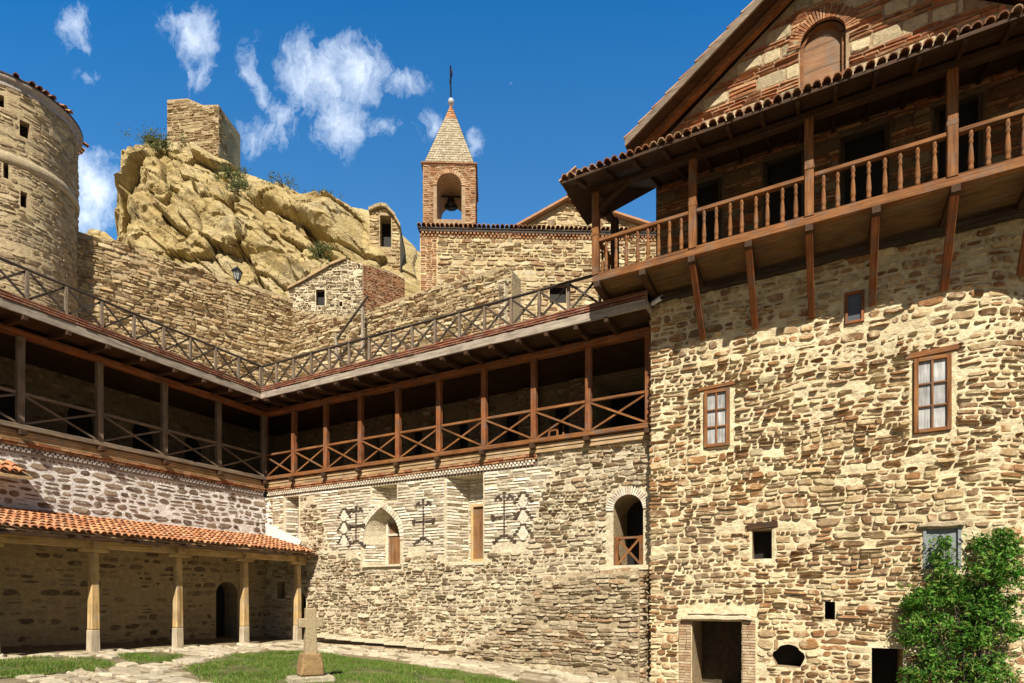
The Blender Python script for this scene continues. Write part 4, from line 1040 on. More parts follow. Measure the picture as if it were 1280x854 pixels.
mb = MB(); mb.beam(onY(421, 424, 3.64), onY(460, 370, 3.64), .07, .08); mb.build('handrail', M['wood_dark'], sr, bevel=.008)
mb = MB(); mb.beam(onY(421, 450, 3.7), onY(420.5, 418, 3.7), .09, .09); mb.build('post', M['wood_grey'], sr, bevel=.008)

# ================================================================== ROUND TOWER
ta = math.atan((18-CX)/F); td = 27.26; tc = (C[0]+td*(math.sin(ta)*R[0]+math.cos(ta)*W[0]), C[1]+td*(math.sin(ta)*R[1]+math.cos(ta)*W[1]))
tr_ = td*math.sin(math.atan((97-CX)/F)-ta)
tw = thing('round_tower', 'round rubble tower with a tiled rim and small dark windows at the left edge', 'tower', (tc[0], tc[1], 6.))
base_a = math.atan2(C[1]-tc[1], C[0]-tc[0])
def frame_tower(S, Z, D):
    S = np.asarray(S, float); a = base_a+S/tr_; r = tr_+np.asarray(D)
    return np.stack([tc[0]+r*np.cos(a), tc[1]+r*np.sin(a), np.asarray(Z)+0*S], -1)
def on_tower(px, py):
    d = ray(px, py); A = d[0]**2+d[1]**2; Bq = 2*((C[0]-tc[0])*d[0]+(C[1]-tc[1])*d[1]); Cq = (C[0]-tc[0])**2+(C[1]-tc[1])**2-tr_**2
    t = (-Bq-math.sqrt(max(Bq*Bq-4*A*Cq, 0)))/(2*A); x, y, z = (C[i]+t*d[i] for i in range(3))
    a = math.atan2(y-tc[1], x-tc[0])-base_a; a = (a+math.pi) % (2*math.pi)-math.pi
    return a*tr_, z
zt = -.28+1.6+(745-165)/F*(td*math.cos(math.atan((97-CX)/F)-ta)*math.cos(math.atan((97-CX)/F)))
ths = []
for a, b in (((24.5, 149), (37, 175)), ((-4, 117), (5, 135)), ((4, 202), (10.5, 224)), ((25.5, 238), (34, 261))):
    p, q = on_tower(*a), on_tower(*b); ths.append(hole(p[0], q[0], q[1], p[1], depth=.3, back='dark', pad=.05))
SM = math.pi*tr_
mb = MB(); backing(mb, frame_tower, -SM, SM, 5.8, zt-.05, 1, ths, None, .3)
STY['tower'] = dict(STY['church'], h=(.09,.2), gap=.03, dep=(.004,.04), skip=.12, jit=.14, n=2.8)
stones(mb, frame_tower, lay(-SM*.75, SM*.75, 5.9, zt-.25, STY['tower'], None, ths), STY['tower'], 0)
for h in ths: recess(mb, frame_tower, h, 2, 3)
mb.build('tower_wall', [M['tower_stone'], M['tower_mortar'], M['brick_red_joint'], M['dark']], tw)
zb1, zb0 = on_tower(2, 193)[1], 0
mb = MB(); zb = on_tower(60, 219)[1]
mb.lathe((tc[0], tc[1], 0), [(tr_-.05, zb-.22), (tr_+.055, zb-.20), (tr_+.07, zb), (tr_+.04, zb+.12), (tr_-.05, zb+.14)], 64); mb.build('plaster_band', M['plaster_tan'], tw)
mb = MB(); mb.lathe((tc[0], tc[1], 0), [(tr_-.1, zt-.3), (tr_+.03, zt-.28), (tr_+.05, zt-.1), (tr_+.14, zt-.08), (tr_+.16, zt-.02), (tr_-.1, zt)], 64, 0, False); mb.build('cornice', M['plaster_grey'], tw)
mb = MB(); n = 64
for i in range(n):
    a = 2*math.pi*(i+.5)/n; e = np.array([tc[0]+(tr_+.30)*math.cos(a), tc[1]+(tr_+.30)*math.sin(a), zt-.02])
    dd = np.array([-math.sin(a), math.cos(a), 0])*.095
    barrel_tiles(mb, e-dd, e+dd, (-math.cos(a)*.35, -math.sin(a)*.35, .16), .19, 2, .38, .085)
mb.lathe((tc[0], tc[1], 0), [(tr_+.10, zt-.012), (tr_+.17, zt-.01), (tr_+.18, zt+.05), (0.3, zt+.9), (.05, zt+1.)], 48, 1); mb.build('tile_roof', [M['tile_red'], M['wood_dark']], tw)

# ================================================================== CHURCH AND BELL TOWER
DC = 25.
ang = math.radians(2.0)
UC = np.array([R[0]*math.cos(ang)+W[0]*math.sin(ang), R[1]*math.cos(ang)+W[1]*math.sin(ang)]); NC = np.array([UC[1], -UC[0]])
oc = np.array(atD(525, 290, DC))
def church_frame(off): return flat((oc[0]-NC[0]*off, oc[1]-NC[1]*off, 0), (UC[0], UC[1], 0), (NC[0], NC[1], 0))
def onC(px, py, off=0.):
    d = ray(px, py); o = oc[:2]-NC*off; den = d[0]*NC[0]+d[1]*NC[1]; t = ((o[0]-C[0])*NC[0]+(o[1]-C[1])*NC[1])/den
    p = np.array([C[i]+t*d[i] for i in range(3)]); return float((p[:2]-o)@UC), float(p[2])
ch = thing('church', 'ochre stone church wall with a red tiled eave and small gable behind the terrace', 'church', (oc[0]+UC[0]*4, oc[1]+UC[1]*4, 8.68))
fc = church_frame(0)
ztop = onC(600, 293)[1]
wa, wb = onC(687, 355), onC(708, 379); cwin = hole(wa[0], wb[0], wb[1], wa[1], depth=.3, pad=.06)
sE = onC(830, 300)[0]
def ch_extra(mb, mats):
    mats.append(M['brick_orange']); mats.append(M['brick_red_joint'])
    q = onC(546, 300)[0]
    stones(mb, fc, lay(0.005, q, 8, ztop-.02, STY['brickb']), STY['brickb'], len(mats)-2, 4)
q_ = onC(546, 300)[0]
wall('church_wall', ch, fc, 0, sE, 8.0, ztop, 'church', 'church_stone', 'church_mortar', [cwin], inside=lambda S, Z: S > q_+.02*np.sin(Z*9), T=5, extra=ch_extra)
fcs = flat((oc[0], oc[1], 0), (-NC[0], -NC[1], 0), (-UC[0], -UC[1], 0))
mb = MB(); sA = 0.0
ev0 = np.append(oc[:2]-UC*.12+NC*.20, ztop+.22); ev1 = np.append(oc[:2]+UC*sE+NC*.20, ztop+.22)
barrel_tiles(mb, ev0, ev1, (-NC[0]*.38, -NC[1]*.38, .13), .20, 4, .4, .09)
z_ = ztop
p4 = [np.append(oc[:2]-UC*.1+NC*.14, ztop+.19), np.append(oc[:2]+UC*sE+NC*.14, ztop+.19), np.append(oc[:2]+UC*sE-NC*5, ztop+1.9), np.append(oc[:2]-UC*.1-NC*5, ztop+1.9)]
mb.prism(p4, (0, 0, -.04), 1); mb.build('roof', [M['tile_red'], M['wood_dark']], ch)
mb = MB(); s = 0.
while s < sE:
    for r_ in range(2):
        S = np.array([s, s+.09, s+.09, s]*2)+r_*.08; Z = np.array([0, 0, .07, .07]*2)+ztop-.16+r_*.10; D = np.array([-.02]*4+[.06+.05*r_]*4)
        mb.add(fc(S, Z, D), [[[4,5,6,7],[0,1,5,4],[1,2,6,5],[2,3,7,6],[3,0,4,7]]])
    s += .16
S = np.array([0, sE, sE, 0]*2); Z = np.array([ztop+.03, ztop+.03, ztop+.17, ztop+.17]*2); D = np.array([-.05]*4+[.11]*4)
mb.add(fc(S, Z, D), [[[4,5,6,7],[0,1,5,4],[1,2,6,5],[2,3,7,6],[3,0,4,7]]], 1)
mb.build('dentil_cornice', [M['brick_red'], M['wood_dark']], ch)
# gable of the nave behind
fg = church_frame(4.0)
g0, g1, g2 = onC(640, 290, 4.), onC(708, 252, 4.), onC(830, 291, 4.)
mid = profile([(g0[0], g0[1]), (g1[0], g1[1]), (g2[0], g2[1])])
wall('nave_gable', ch, fg, onC(660, 280, 4.)[0], g2[0], ztop-1, g1[1], 'church', 'church_stone', 'church_mortar', [], top=(lambda s: mid[0](s)-.06, mid[1]), T=3)
mb = MB()
for a, b in ((g0, g1), (g2, g1)):
    p = fg(np.array([a[0], b[0]]), np.array([a[1], b[1]]), np.array([.35, .35]))
    off = np.append(NC*-.5, 0)*8
    mb.prism([p[0]+[0,0,-.03], p[1]+[0,0,-.03], p[1]+[0,0,.08], p[0]+[0,0,.08]], off, 0)
mb.build('nave_roof', M['tile_red'], ch)

bt_ = thing('bell_tower', 'slim orange brick bell tower with an open arch and pointed stone spire', 'bell tower', (oc[0]+UC[0]*1.1, oc[1]+UC[1]*1.1, ztop))
OB = .35
b0, b1 = onC(529, 285, OB), onC(594, 208, OB)
sL, sR, zB, zS = b0[0], b1[0], ztop+.1, b1[1]
wdt = sR-sL; dpt = wdt*1.0
fB = church_frame(OB)
al, ar_ = onC(546, 274, OB), onC(577, 217, OB)
hb = hole(al[0], ar_[0], al[1], ar_[1], 'arch', depth=dpt, back=None, pad=.14)
mb = MB()
fBb = lambda S, Z, D: church_frame(OB+dpt)(S, Z, -np.asarray(D))
o3 = np.append(oc[:2]-NC*OB, 0)
fR = flat(o3+np.append(UC*sR, 0), (-NC[0], -NC[1], 0), (UC[0], UC[1], 0))
fL = lambda S, Z, D: flat(o3+np.append(UC*sL, 0), (-NC[0], -NC[1], 0), (-UC[0], -UC[1], 0))(S, Z, D)
backing(mb, fB, sL, sR, zB, zS, 1, [hb]); backing(mb, fBb, sL, sR, zB, zS, 1, [hb])
hsd = hole(dpt*.28, dpt*.72, al[1], ar_[1], 'arch', depth=.02, back=None, pad=.1)
backing(mb, fR, 0, dpt, zB, zS, 1); backing(mb, fL, 0, dpt, zB, zS, 1)
stones(mb, fB, lay(sL, sR, zB, zS, STY['brickb'], None, [hb]), STY['brickb'], 0, 4)
stones(mb, fR, lay(0, dpt, zB, zS, STY['brickb']), STY['brickb'], 0, 4); stones(mb, fL, lay(0, dpt, zB, zS, STY['brickb']), STY['brickb'], 0, 4)
o = np.array(outline(hb)); n = len(o); A = fB(o[:, 0], o[:, 1], np.zeros(n)); Bq = fB(o[:, 0], o[:, 1], np.full(n, -dpt))
mb.add(np.vstack([A, Bq]), [[[i, (i+1) % n, (i+1) % n+n, i+n] for i in range(n)]], 2)
voussoirs(mb, fB, hb, .16, 18, 0, .035)
mb.build('belfry', [M['brick_orange'], M['brick_red_joint'], M['brick_orange']], bt_)
def ringbox(mb, e, z0, z1, mat=0):
    S = np.array([sL-e, sR+e, sR+e, sL-e]); D = np.array([e, e, -dpt-e, -dpt-e]); v = np.vstack([fB(S, np.full(4, z0), D), fB(S, np.full(4, z1), D)])
    mb.add(v, [[[3,2,1,0],[4,5,6,7],[0,1,5,4],[1,2,6,5],[2,3,7,6],[3,0,4,7]]], mat)
mb = MB(); ringbox(mb, .05, zS, zS+.05); ringbox(mb, .09, zS+.052, zS+.10); mb.build('brick_cornice', M['brick_red'], bt_)
mb = MB(); ringbox(mb, .05, zB-.1, zB+.04); mb.build('brick_plinth', M['brick_red'], bt_)
zA = onC(567, 132, OB+dpt/2)[1]; cxs = (sL+sR)/2
mb = MB(); zq = zS+.102
def spire_pt(S0, t): return None
nrow = 26
for r_ in range(nrow):
    t0, t1 = r_/nrow, (r_+1)/nrow
    mat = 1 if r_ >= nrow-6 else 0
    for fr_, wdth, flip in ((0, 1, 0), (1, 1, 0), (2, 1, 0), (3, 1, 0)):
        e0, e1 = (wdt/2-.05)*(1-t0)+.02, (wdt/2-.05)*(1-t1)+.02
        nst = max(2, int(17*(1-t0)))
        for k in range(nst):
            u0, u1 = -1+2*k/nst+.006, -1+2*(k+1)/nst-.006
            lift = random.uniform(.0, .012)
            def pt(u, e, z, l): 
                e2 = e+l
                X, Y = {0: (u*e, e2), 1: (e2, -u*e), 2: (-u*e, -e2), 3: (-e2, u*e)}[fr_]
                return (cxs+X, z, -dpt/2+Y)
            q = [pt(u0, e0, zq+(zA-zq)*t0, lift+.012), pt(u1, e0, zq+(zA-zq)*t0, lift+.012), pt(u1, e1, zq+(zA-zq)*t1, lift-.004), pt(u0, e1, zq+(zA-zq)*t1, lift-.004)]
            q2 = [pt(u0, e0-.03, zq+(zA-zq)*t0, 0), pt(u1, e0-.03, zq+(zA-zq)*t0, 0)]
            al_ = np.array(q+q2); mb.add(fB(al_[:, 0], al_[:, 1], al_[:, 2]), [[[0, 1, 2, 3], [4, 5, 1, 0]]], mat)
apx = fB(np.array([cxs]), np.array([zA+.02]), np.array([-dpt/2]))[0]
S = np.array([sL+.06, sR-.06, sR-.06, sL+.06]); D = np.array([-.06, -.06, -dpt+.06, -dpt+.06])
mb.add(np.vstack([fB(S, np.full(4, zq), D), apx[None]]), [[[0,1,4],[1,2,4],[2,3,4],[3,0,4]]], 2)
mb.build('spire', [M['spire_stone'], M['brick_red'], M['church_mortar']], bt_)
mb = MB(); bz = zA+.16
mb.lathe((apx[0], apx[1], zA-.02), [(.03, 0), (.05, .03), (.10, .06), (.135, .12), (.15, .18), (.135, .24), (.10, .30), (.05, .335), (.015, .345)], 16); bo = mb.build('finial_ball', M['metal_grey'], bt_)
mb = MB(); zt2 = onC(567, 82, OB+dpt/2)[1]; cc = Vector((apx[0], apx[1], 0)); ld = Vector((UC[0]*.25+NC[0]*.97, UC[1]*.25+NC[1]*.97, 0))
mb.beam((apx[0], apx[1], zA+.3), (apx[0]-.03, apx[1], zt2), .05, .05); zc_ = zA+.3+(zt2-zA-.3)*.66
mb.beam(Vector((apx[0], apx[1], zc_))-ld*.3, Vector((apx[0], apx[1], zc_))+ld*.3, .045, .16); mb.build('cross', M['iron'], bt_)
bc = fB(np.array([cxs]), np.array([ar_[1]-.3]), np.array([-dpt/2]))[0]
mb = MB(); mb.lathe((bc[0], bc[1], bc[2]-.42), [(.30, 0), (.29, .03), (.23, .1), (.19, .22), (.17, .34), (.12, .42), (.03, .45)], 18); mb.tube([(bc[0]-.6*UC[0], bc[1]-.6*UC[1], bc[2]+.06), (bc[0]+.6*UC[0], bc[1]+.6*UC[1], bc[2]+.06)], .04); mb.build('bell', M['iron'], bt_)

# ================================================================== HUT below the cliff
DH = 33.
hc = np.array(atD(453, 330, DH))
def dirc(a): a = math.radians(a); return np.array([R[0]*math.cos(a)+W[0]*math.sin(a), R[1]*math.cos(a)+W[1]*math.sin(a)])
ht = thing('stone_hut', 'small whitewashed hut with a brick side under the yellow cliff', 'hut', (hc[0], hc[1], hc[2]-4))
u1 = dirc(0); n1 = np.array([u1[1], -u1[0]])
def onP(px, py, o, U):
    N = np.array([U[1], -U[0]]); d = ray(px, py); t = ((o[0]-C[0])*N[0]+(o[1]-C[1])*N[1])/(d[0]*N[0]+d[1]*N[1]); p = np.array([C[i]+t*d[i] for i in range(3)])
    return float((p[:2]-o[:2])@U), float(p[2])
f1 = flat((hc[0], hc[1], 0), (u1[0], u1[1], 0), (n1[0], n1[1], 0))
q = [onP(361, 363, hc, u1), onP(385, 350, hc, u1), (onP(412, 334, hc, u1)), onP(433, 325, hc, u1), onP(453, 330, hc, u1)]
p0, p1 = onP(395, 362, hc, u1), onP(406, 382, hc, u1); hw = hole(p0[0], p1[0], p1[1], p0[1], depth=.3, pad=.05)
p0, p1 = onP(424, 377, hc, u1), onP(428, 383, hc, u1); hw2 = hole(p0[0], p1[0], p1[1], p0[1], depth=.3, pad=.03)
wall('whitewashed_wall', ht, f1, q[0][0], 0, hc[2]-5, q[3][1]+.05, 'mid', 'hut_stone', 'hut_mortar', [hw, hw2], top=profile(q), T=3)
u2 = dirc(36); f2 = flat((hc[0], hc[1], 0), (u2[0], u2[1], 0), (u2[1], -u2[0], 0))
e2 = onP(506, 347, hc, u2)
wall('brick_wall', ht, f2, 0.02, e2[0], hc[2]-5, hc[2]+.02, 'brickb', 'brick_red', 'brick_red_joint', [], cap=False, top=profile([(0, hc[2]), (e2[0]*.6, (hc[2]+e2[1])/2+.12), (e2[0], e2[1]-.1)]), T=1)
mb = MB()
for a, b in zip(q[:3], q[1:4]):
    p = f1(np.array([a[0]-.02, b[0]+.02]), np.array([a[1], b[1]]), np.array([.18, .18])); mb.prism([p[0], p[1], p[1]+[0,0,.13], p[0]+[0,0,.13]], np.append(-n1*3.2, 0), 0)
mb.build('roof', M['wood_tan'], ht)

# ================================================================== CLIFF, FORT, SENTRY HOUSE
M['rock'] = None
def rock_mat():
    m, t, b = nt('yellow sandstone'); g = pos(t)
    n1 = noisen(t, g.outputs['Position'], .35, 7, .62); r = ramp(t, [(.33,.235,.095,.3), (.46,.35,.155,.46), (.56,.45,.235,.62), (.43,.35,.21,.8)]); t.links.new(n1.outputs[0], r.inputs[0])
    n2 = noisen(t, g.outputs['Position'], 2.2, 8, .7); c = mixc(t, .8, r.outputs[0], ramp_out(t, n2.outputs[0], (.66, 1.2)), 'MULTIPLY')
    n3 = noisen(t, g.outputs['Position'], .22, 5, .6); f = mrange(t, n3.outputs[0], .56, .68, 0, .55); c = mixc(t, f, c, (.44, .37, .24))
    mp = nd(t, 'ShaderNodeMapping'); t.links.new(g.outputs['Position'], mp.inputs[0]); mp.inputs['Rotation'].default_value = (0, math.radians(38), TH*-1.); mp.inputs['Scale'].default_value = (.3, .4, 2.2)
    n5 = noisen(t, mp.outputs[0], 1.1, 6, .7); c = mixc(t, mrange(t, n5.outputs[0], .53, .61, 0, .6), c, (.20, .135, .06))
    n6 = noisen(t, g.outputs['Position'], .9, 6, .75); c = mixc(t, mrange(t, n6.outputs[0], .57, .66, 0, .65), c, (.17, .12, .06))
    t.links.new(c, b.inputs['Base Color']); n4 = noisen(t, g.outputs['Position'], 2.6, 10, .75); bumpn(t, b, n4.outputs[0], .9, .35); return m
M['rock'] = rock_mat()
prof_px = [(60, 300), (94, 287), (104, 278), (122, 280), (140, 296), (143, 248), (160, 214), (166, 182), (186, 166), (212, 172), (240, 178), (270, 196), (300, 208), (330, 219), (352, 224), (372, 236), (400, 242), (425, 250), (448, 254), (462, 257), (478, 262), (490, 276), (503, 290), (514, 300), (526, 312), (560, 330)]
pxs = [p[0] for p in prof_px]; pys_ = [p[1] for p in prof_px]
NI, NJ = 420, 260
mb = MB(); V = []
def cellv(p):
    d, pts = noise.voronoi(p); q = pts[0]
    h = math.sin(q.x*12.99+q.y*78.2+q.z*37.7)*43758.5; h -= math.floor(h)
    tx = math.sin(q.x*31.+q.z*9.)*.55; tz_ = math.sin(q.z*15.3+q.x*14.)*.5+.15
    return h+(p.x-q.x)*tx+(p.z-q.z)*tz_, d[1]-d[0]
c35, s35 = math.cos(math.radians(38)), math.sin(math.radians(38))
for i in range(NI):
    px = 60+500*i/(NI-1); yt = float(np.interp(px, pxs, pys_))
    for j in range(NJ):
        t = j/(NJ-1)*1.28
        if t <= 1:
            py = 440+(yt-440)*t; D = 38+20*(t**1.15)
            P = Vector(atD(px, py, D))
        else:
            P = Vector(atD(px, yt, 58)); k = (t-1)/.28; P = P+Vector((W[0]*16*k, W[1]*16*k, -9*k*k))
        s = P.x*R[0]+P.y*R[1]; z = P.z
        qd = z*c35+s*s35; pd = s*c35-z*s35
        a, e = cellv(Vector((pd*.16, P.y*.05, qd*.34)))
        a2, e2_ = cellv(Vector((pd*.42+9, P.y*.1, qd*.9)))
        ld = noise.noise(Vector((pd*.10, 5., qd*1.1)))
        n1 = noise.fractal(Vector((s*.5, P.y*.5, z*.5)), 1., 2., 5)
        w1 = noise.noise(Vector((s*.12, 4., z*.12)))*1.5; w2 = noise.noise(Vector((s*.4, 9., z*.4)))*.35
        A1, E1 = cellv(Vector(((pd+w1)*.085, 0., (qd+w1*.6)*.21))); A2, E2 = cellv(Vector(((pd+w2)*.24+9, 0., (qd+w2)*.62+4))); A3, E3 = cellv(Vector((pd*.75+2, 0., qd*1.7)))
        led = noise.noise(Vector((pd*.06, 3., qd*.5)))*2.4; led = max(-1, min(1, led))
        fine = noise.noise(Vector((pd*.22, 6., qd*2.4)))
        disp = A1*3.4+A2*1.15+A3*.32+led*.5+fine*.22+n1*.08-max(0, .06-E1)*22*max(0, .5+w1*.6)-max(0, .06-E2)*9
        if t > .78: disp = disp*(1-(min(t, 1)-.78)*2.6)+.3*(min(t, 1)-.78)
        fade = min(1., t*5)
        edge = 1. if t < .93 else max(.3, 1-(t-.93)*6)
        if t > .9: disp -= 1.2*edge*min(1, (t-.9)*10)
        nrm = Vector((-W[0]*.98, -W[1]*.98, .12)); disp *= float(np.interp(px, [60, 130, 170, 420, 455, 560], [.5, .7, 1, 1, .35, .3]))
        V.append(P+nrm*(disp-1.2)*edge*fade)
i, j = np.meshgrid(np.arange(NI-1), np.arange(NJ-1), indexing='ij'); a = (i*NJ+j).ravel()
mb.add([tuple(v) for v in V], [np.stack([a, a+NJ, a+NJ+1, a+1], 1)], 0, False)
cl = mb.build('cliff', M['rock']); tag(cl, None, None, None, 'structure')

fo = np.array(atD(273, 205, 60.)); ft = thing('fort_tower', 'square ruined stone tower on the top of the yellow cliff', 'tower', (fo[0], fo[1], fo[2]))
uf = dirc(-6); zf = 1.6+(745-131)/F*60
ff = flat((fo[0], fo[1], 0), (uf[0], uf[1], 0), (uf[1], -uf[0], 0))
a0 = onP(209, 125, fo, uf); 
STY['far'] = dict(STY['church'], h=(.22, .4), dep=(.03, .10), gap=.04)
wall('front_wall', ft, ff, a0[0], 0, fo[2]-4, max(a0[1], zf)+.1, 'far', 'fort_stone', 'rear_mortar', [], top=profile([(a0[0], a0[1]), (a0[0]*.6, a0[1]-.05), (a0[0]*.3, zf+.12), (0, zf)]), T=4)
us = dirc(86); fs_ = flat((fo[0], fo[1], 0), (us[0], us[1], 0), (us[1], -us[0], 0)); e_ = onP(299, 176, fo, us)
wall('side_wall', ft, fs_, 0.02, e_[0], fo[2]-4, zf, 'far', 'fort_stone', 'rear_mortar', [], cap=False, top=profile([(0, zf), (e_[0]*.5, (zf+e_[1])/2+.1), (e_[0], e_[1])]), T=4)
so = np.array(atD(474, 310, 51.)); st_ = thing('sentry_hut', 'small rock-built hut with a dark doorway on the right shoulder of the cliff', 'hut', (so[0], so[1], so[2]))
u3 = dirc(4); f3 = flat((so[0], so[1], 0), (u3[0], u3[1], 0), (u3[1], -u3[0], 0))
q3 = [onP(462, 266, so, u3), onP(468, 263, so, u3), onP(476, 260, so, u3), onP(484, 262, so, u3), onP(494, 274, so, u3), onP(500, 286, so, u3)]
p0, p1 = onP(475, 269, so, u3), onP(489, 309, so, u3); hd_ = hole(p0[0], p1[0], p1[1], p0[1], depth=1.2, pad=.06)
wall('stone_wall', st_, f3, q3[0][0], q3[-1][0], so[2]-3, q3[2][1]+.05, 'far', 'rear_stone', 'rear_mortar', [hd_], top=profile(q3), T=4)
mb = MB()
for a, b in zip(q3[:-1], q3[1:]):
    p = f3(np.array([a[0]-.05, b[0]+.05]), np.array([a[1], b[1]]), np.array([.35, .35])); mb.prism([p[0], p[1], p[1]+[0,0,.28], p[0]+[0,0,.28]], np.append(-np.array([u3[1], -u3[0]])*4, 0), 0)
mb.build('roof_slabs', M['rear_mortar'], st_)

# lantern on the rear wall
lq = onP(298, 350, A_, U); lp_ = flat((A_[0], A_[1], 0), (U[0], U[1], 0), (Nn[0], Nn[1], 0))(np.array([lq[0]]), np.array([15.2]), np.array([-.25]))[0]
lt = thing('wall_lantern', 'black iron lantern standing on top of the rear rubble wall', 'lantern', tuple(lp_))
mb = MB(); mb.lathe((lp_[0], lp_[1], lp_[2]-.1), [(.05, 0), (.03, .05), (.03, .22), (.08, .24), (.10, .27)], 8); mb.lathe((lp_[0], lp_[1], lp_[2]+.52), [(.24, 0), (.22, .04), (.1, .17), (.03, .2), (.02, .27)], 6, 0, False)
for k in range(6):
    a = math.pi/3*k; mb.beam((lp_[0]+.1*math.cos(a), lp_[1]+.1*math.sin(a), lp_[2]+.17), (lp_[0]+.19*math.cos(a), lp_[1]+.19*math.sin(a), lp_[2]+.53), .02, .02)
mb.build('lamp_frame', M['iron'], lt)
mb = MB(); mb.lathe((lp_[0], lp_[1], lp_[2]+.17), [(.09, 0), (.175, .35)], 6, 0, False); mb.build('glass', M['glass_pale'], lt)

# ================================================================== PLANTS
def leaves(mb, P, size, mat=0, up=.4, outward=None):
    n = len(P); P = np.asarray(P); d = RNG.normal(0, 1, (n, 3)); d /= np.linalg.norm(d, axis=1)[:, None]
    e = RNG.normal(0, 1, (n, 3)); e[:, 2] += up
    if outward is not None: e += np.asarray(outward)
    nrm = e/np.linalg.norm(e, axis=1)[:, None]; d = d-nrm*(d*nrm).sum(1)[:, None]; d /= np.linalg.norm(d, axis=1)[:, None]; w = np.cross(nrm, d)
    s = size*RNG.uniform(.45, 1.5, n)[:, None]
    v = np.stack([P-d*s, P+w*s*.36-d*s*.1+nrm*s*.1, P+d*s, P-w*s*.36-d*s*.1+nrm*s*.1], 1).reshape(-1, 3)
    mb.add(v, [np.arange(4*n).reshape(-1, 4)], mat)
shr = onY(1215, 880, -.95)
sb = thing('climbing_shrub', 'bright green leafy shrub growing against the house wall beside the dark doorway', 'shrub', (shr[0], -.9, float(gz(shr[0], -.9))))
clus = []
for px, py, r_, w_ in ((1150, 745, 18, .7), (1160, 775, 24, 1), (1185, 725, 26, 1.1), (1176, 703, 13, .3), (1180, 682, 8, .18), (1210, 745, 26, 1.2), (1195, 790, 30, 1.3), (1165, 820, 28, 1.1), (1235, 715, 24, 1.1), (1255, 690, 18, .8), (1262, 720, 18, .8), (1232, 680, 12, .4), (1258, 672, 10, .35), (1250, 755, 20, 1), (1235, 790, 26, 1.2), (1205, 835, 32, 1.3), (1245, 840, 22, .8), (1150, 850, 20, .7), (1222, 870, 34, 1.2), (1178, 880, 30, 1.1), (1140, 760, 12, .3), (1137, 800, 12, .35), (1265, 790, 12, .4), (1225, 765, 22, 1)):
    y = -.62-random.uniform(0, .35)*min(1, w_); clus.append((onY(px, py, y), r_*.0172, w_))
mb = MB()
for c, r_, w_ in clus:
    for k in range(int(17*w_)+4):
        a = RNG.normal(0, 1, 3); a /= np.linalg.norm(a); cc = np.array(c)+a*r_*RNG.uniform(.3, 1.05)*np.array([1, .7, 1])
        n = RNG.integers(26, 60); L_ = RNG.uniform(.06, .15)
        dr = RNG.normal(0, 1, 3); dr[2] = abs(dr[2])*.6; dr /= np.linalg.norm(dr)
        tt = RNG.uniform(-1, 1, n)[:, None]
        P = cc+dr*tt*L_*1.5+RNG.normal(0, L_*.45, (n, 3)); P[:, 1] = np.minimum(P[:, 1], YL-.04)
        leaves(mb, P, .042, 0, .5, a*.5)
fo_ = mb.build('foliage', M['leaf'], sb)
mb = MB(); base = Vector((shr[0], -.75, float(gz(shr[0], -.75))-.05))
for c, r_, w_ in clus:
    c = Vector(c); mid_ = base.lerp(c, .5)+Vector((random.uniform(-.15, .15), random.uniform(-.05, .05), .1))
    mb.tube([base+Vector((random.uniform(-.12, .12), random.uniform(-.05, .05), 0)), base.lerp(mid_, .5)+Vector((random.uniform(-.06, .06), 0, .1)), mid_, mid_.lerp(c, .6), c], [.022, .018, .014, .009, .004], 5)
mb.build('stem', M['wood_dark'], sb)
def scrub(px, py, D, rx, rz, n, label, size=.10):
    rx *= 1.15; rz *= .75
    c = Vector(atD(px, py, D)); t = thing('scrub_bush', label, 'bush', c, 'dry bushes on the cliff'); mb = MB()
    P = []
    n = int(n*1.5)
    for k in range(22):
        o = np.array([RNG.normal(0, rx*.5), RNG.normal(0, rx*.3), RNG.normal(0, rz*.4)-rz*.1]); P.append(np.array(c)+R[0]*0+np.array([o[0]*R[0]-o[1]*W[0], o[0]*R[1]-o[1]*W[1], o[2]])+RNG.normal(0, rx*.14, (n//22, 3)))
    leaves(mb, np.vstack(P), size, 0, .6); mb.build('foliage', M['scrub'], t)
    mb = MB()
    for k in range(6):
        a = random.uniform(0, 6.28); mb.tube([c+Vector((0, 0, -.5)), c+Vector((math.cos(a)*rx*.3, math.sin(a)*rx*.3, rz*.4)), c+Vector((math.cos(a)*rx*.6, math.sin(a)*rx*.6, rz*.8))], [.05, .03, .01], 4)
    mb.build('stem', M['wood_dark'], t)
scrub(187, 174, 56.0, 1.6, .9, 700, 'dry bush on the left summit of the cliff beside the fort tower')
scrub(203, 178, 55.6, 1.2, .7, 450, 'small dry bush tucked under the left wall of the fort tower')
scrub(288, 217, 54.5, 1.5, .9, 800, 'green bush on the slope just below the right side of the fort tower')
scrub(296, 233, 53, 1.0, .7, 400, 'lower green bush hanging down the slope under the fort tower')
scrub(354, 228, 56.5, 1.3, .35, 350, 'low flat bush on the middle skyline of the cliff')
scrub(402, 244, 56.5, 1.0, .4, 280, 'low bush on the right skyline of the cliff near the sentry hut')
scrub(400, 313, 44.5, .9, .6, 400, 'small green bush above the roof of the whitewashed hut')

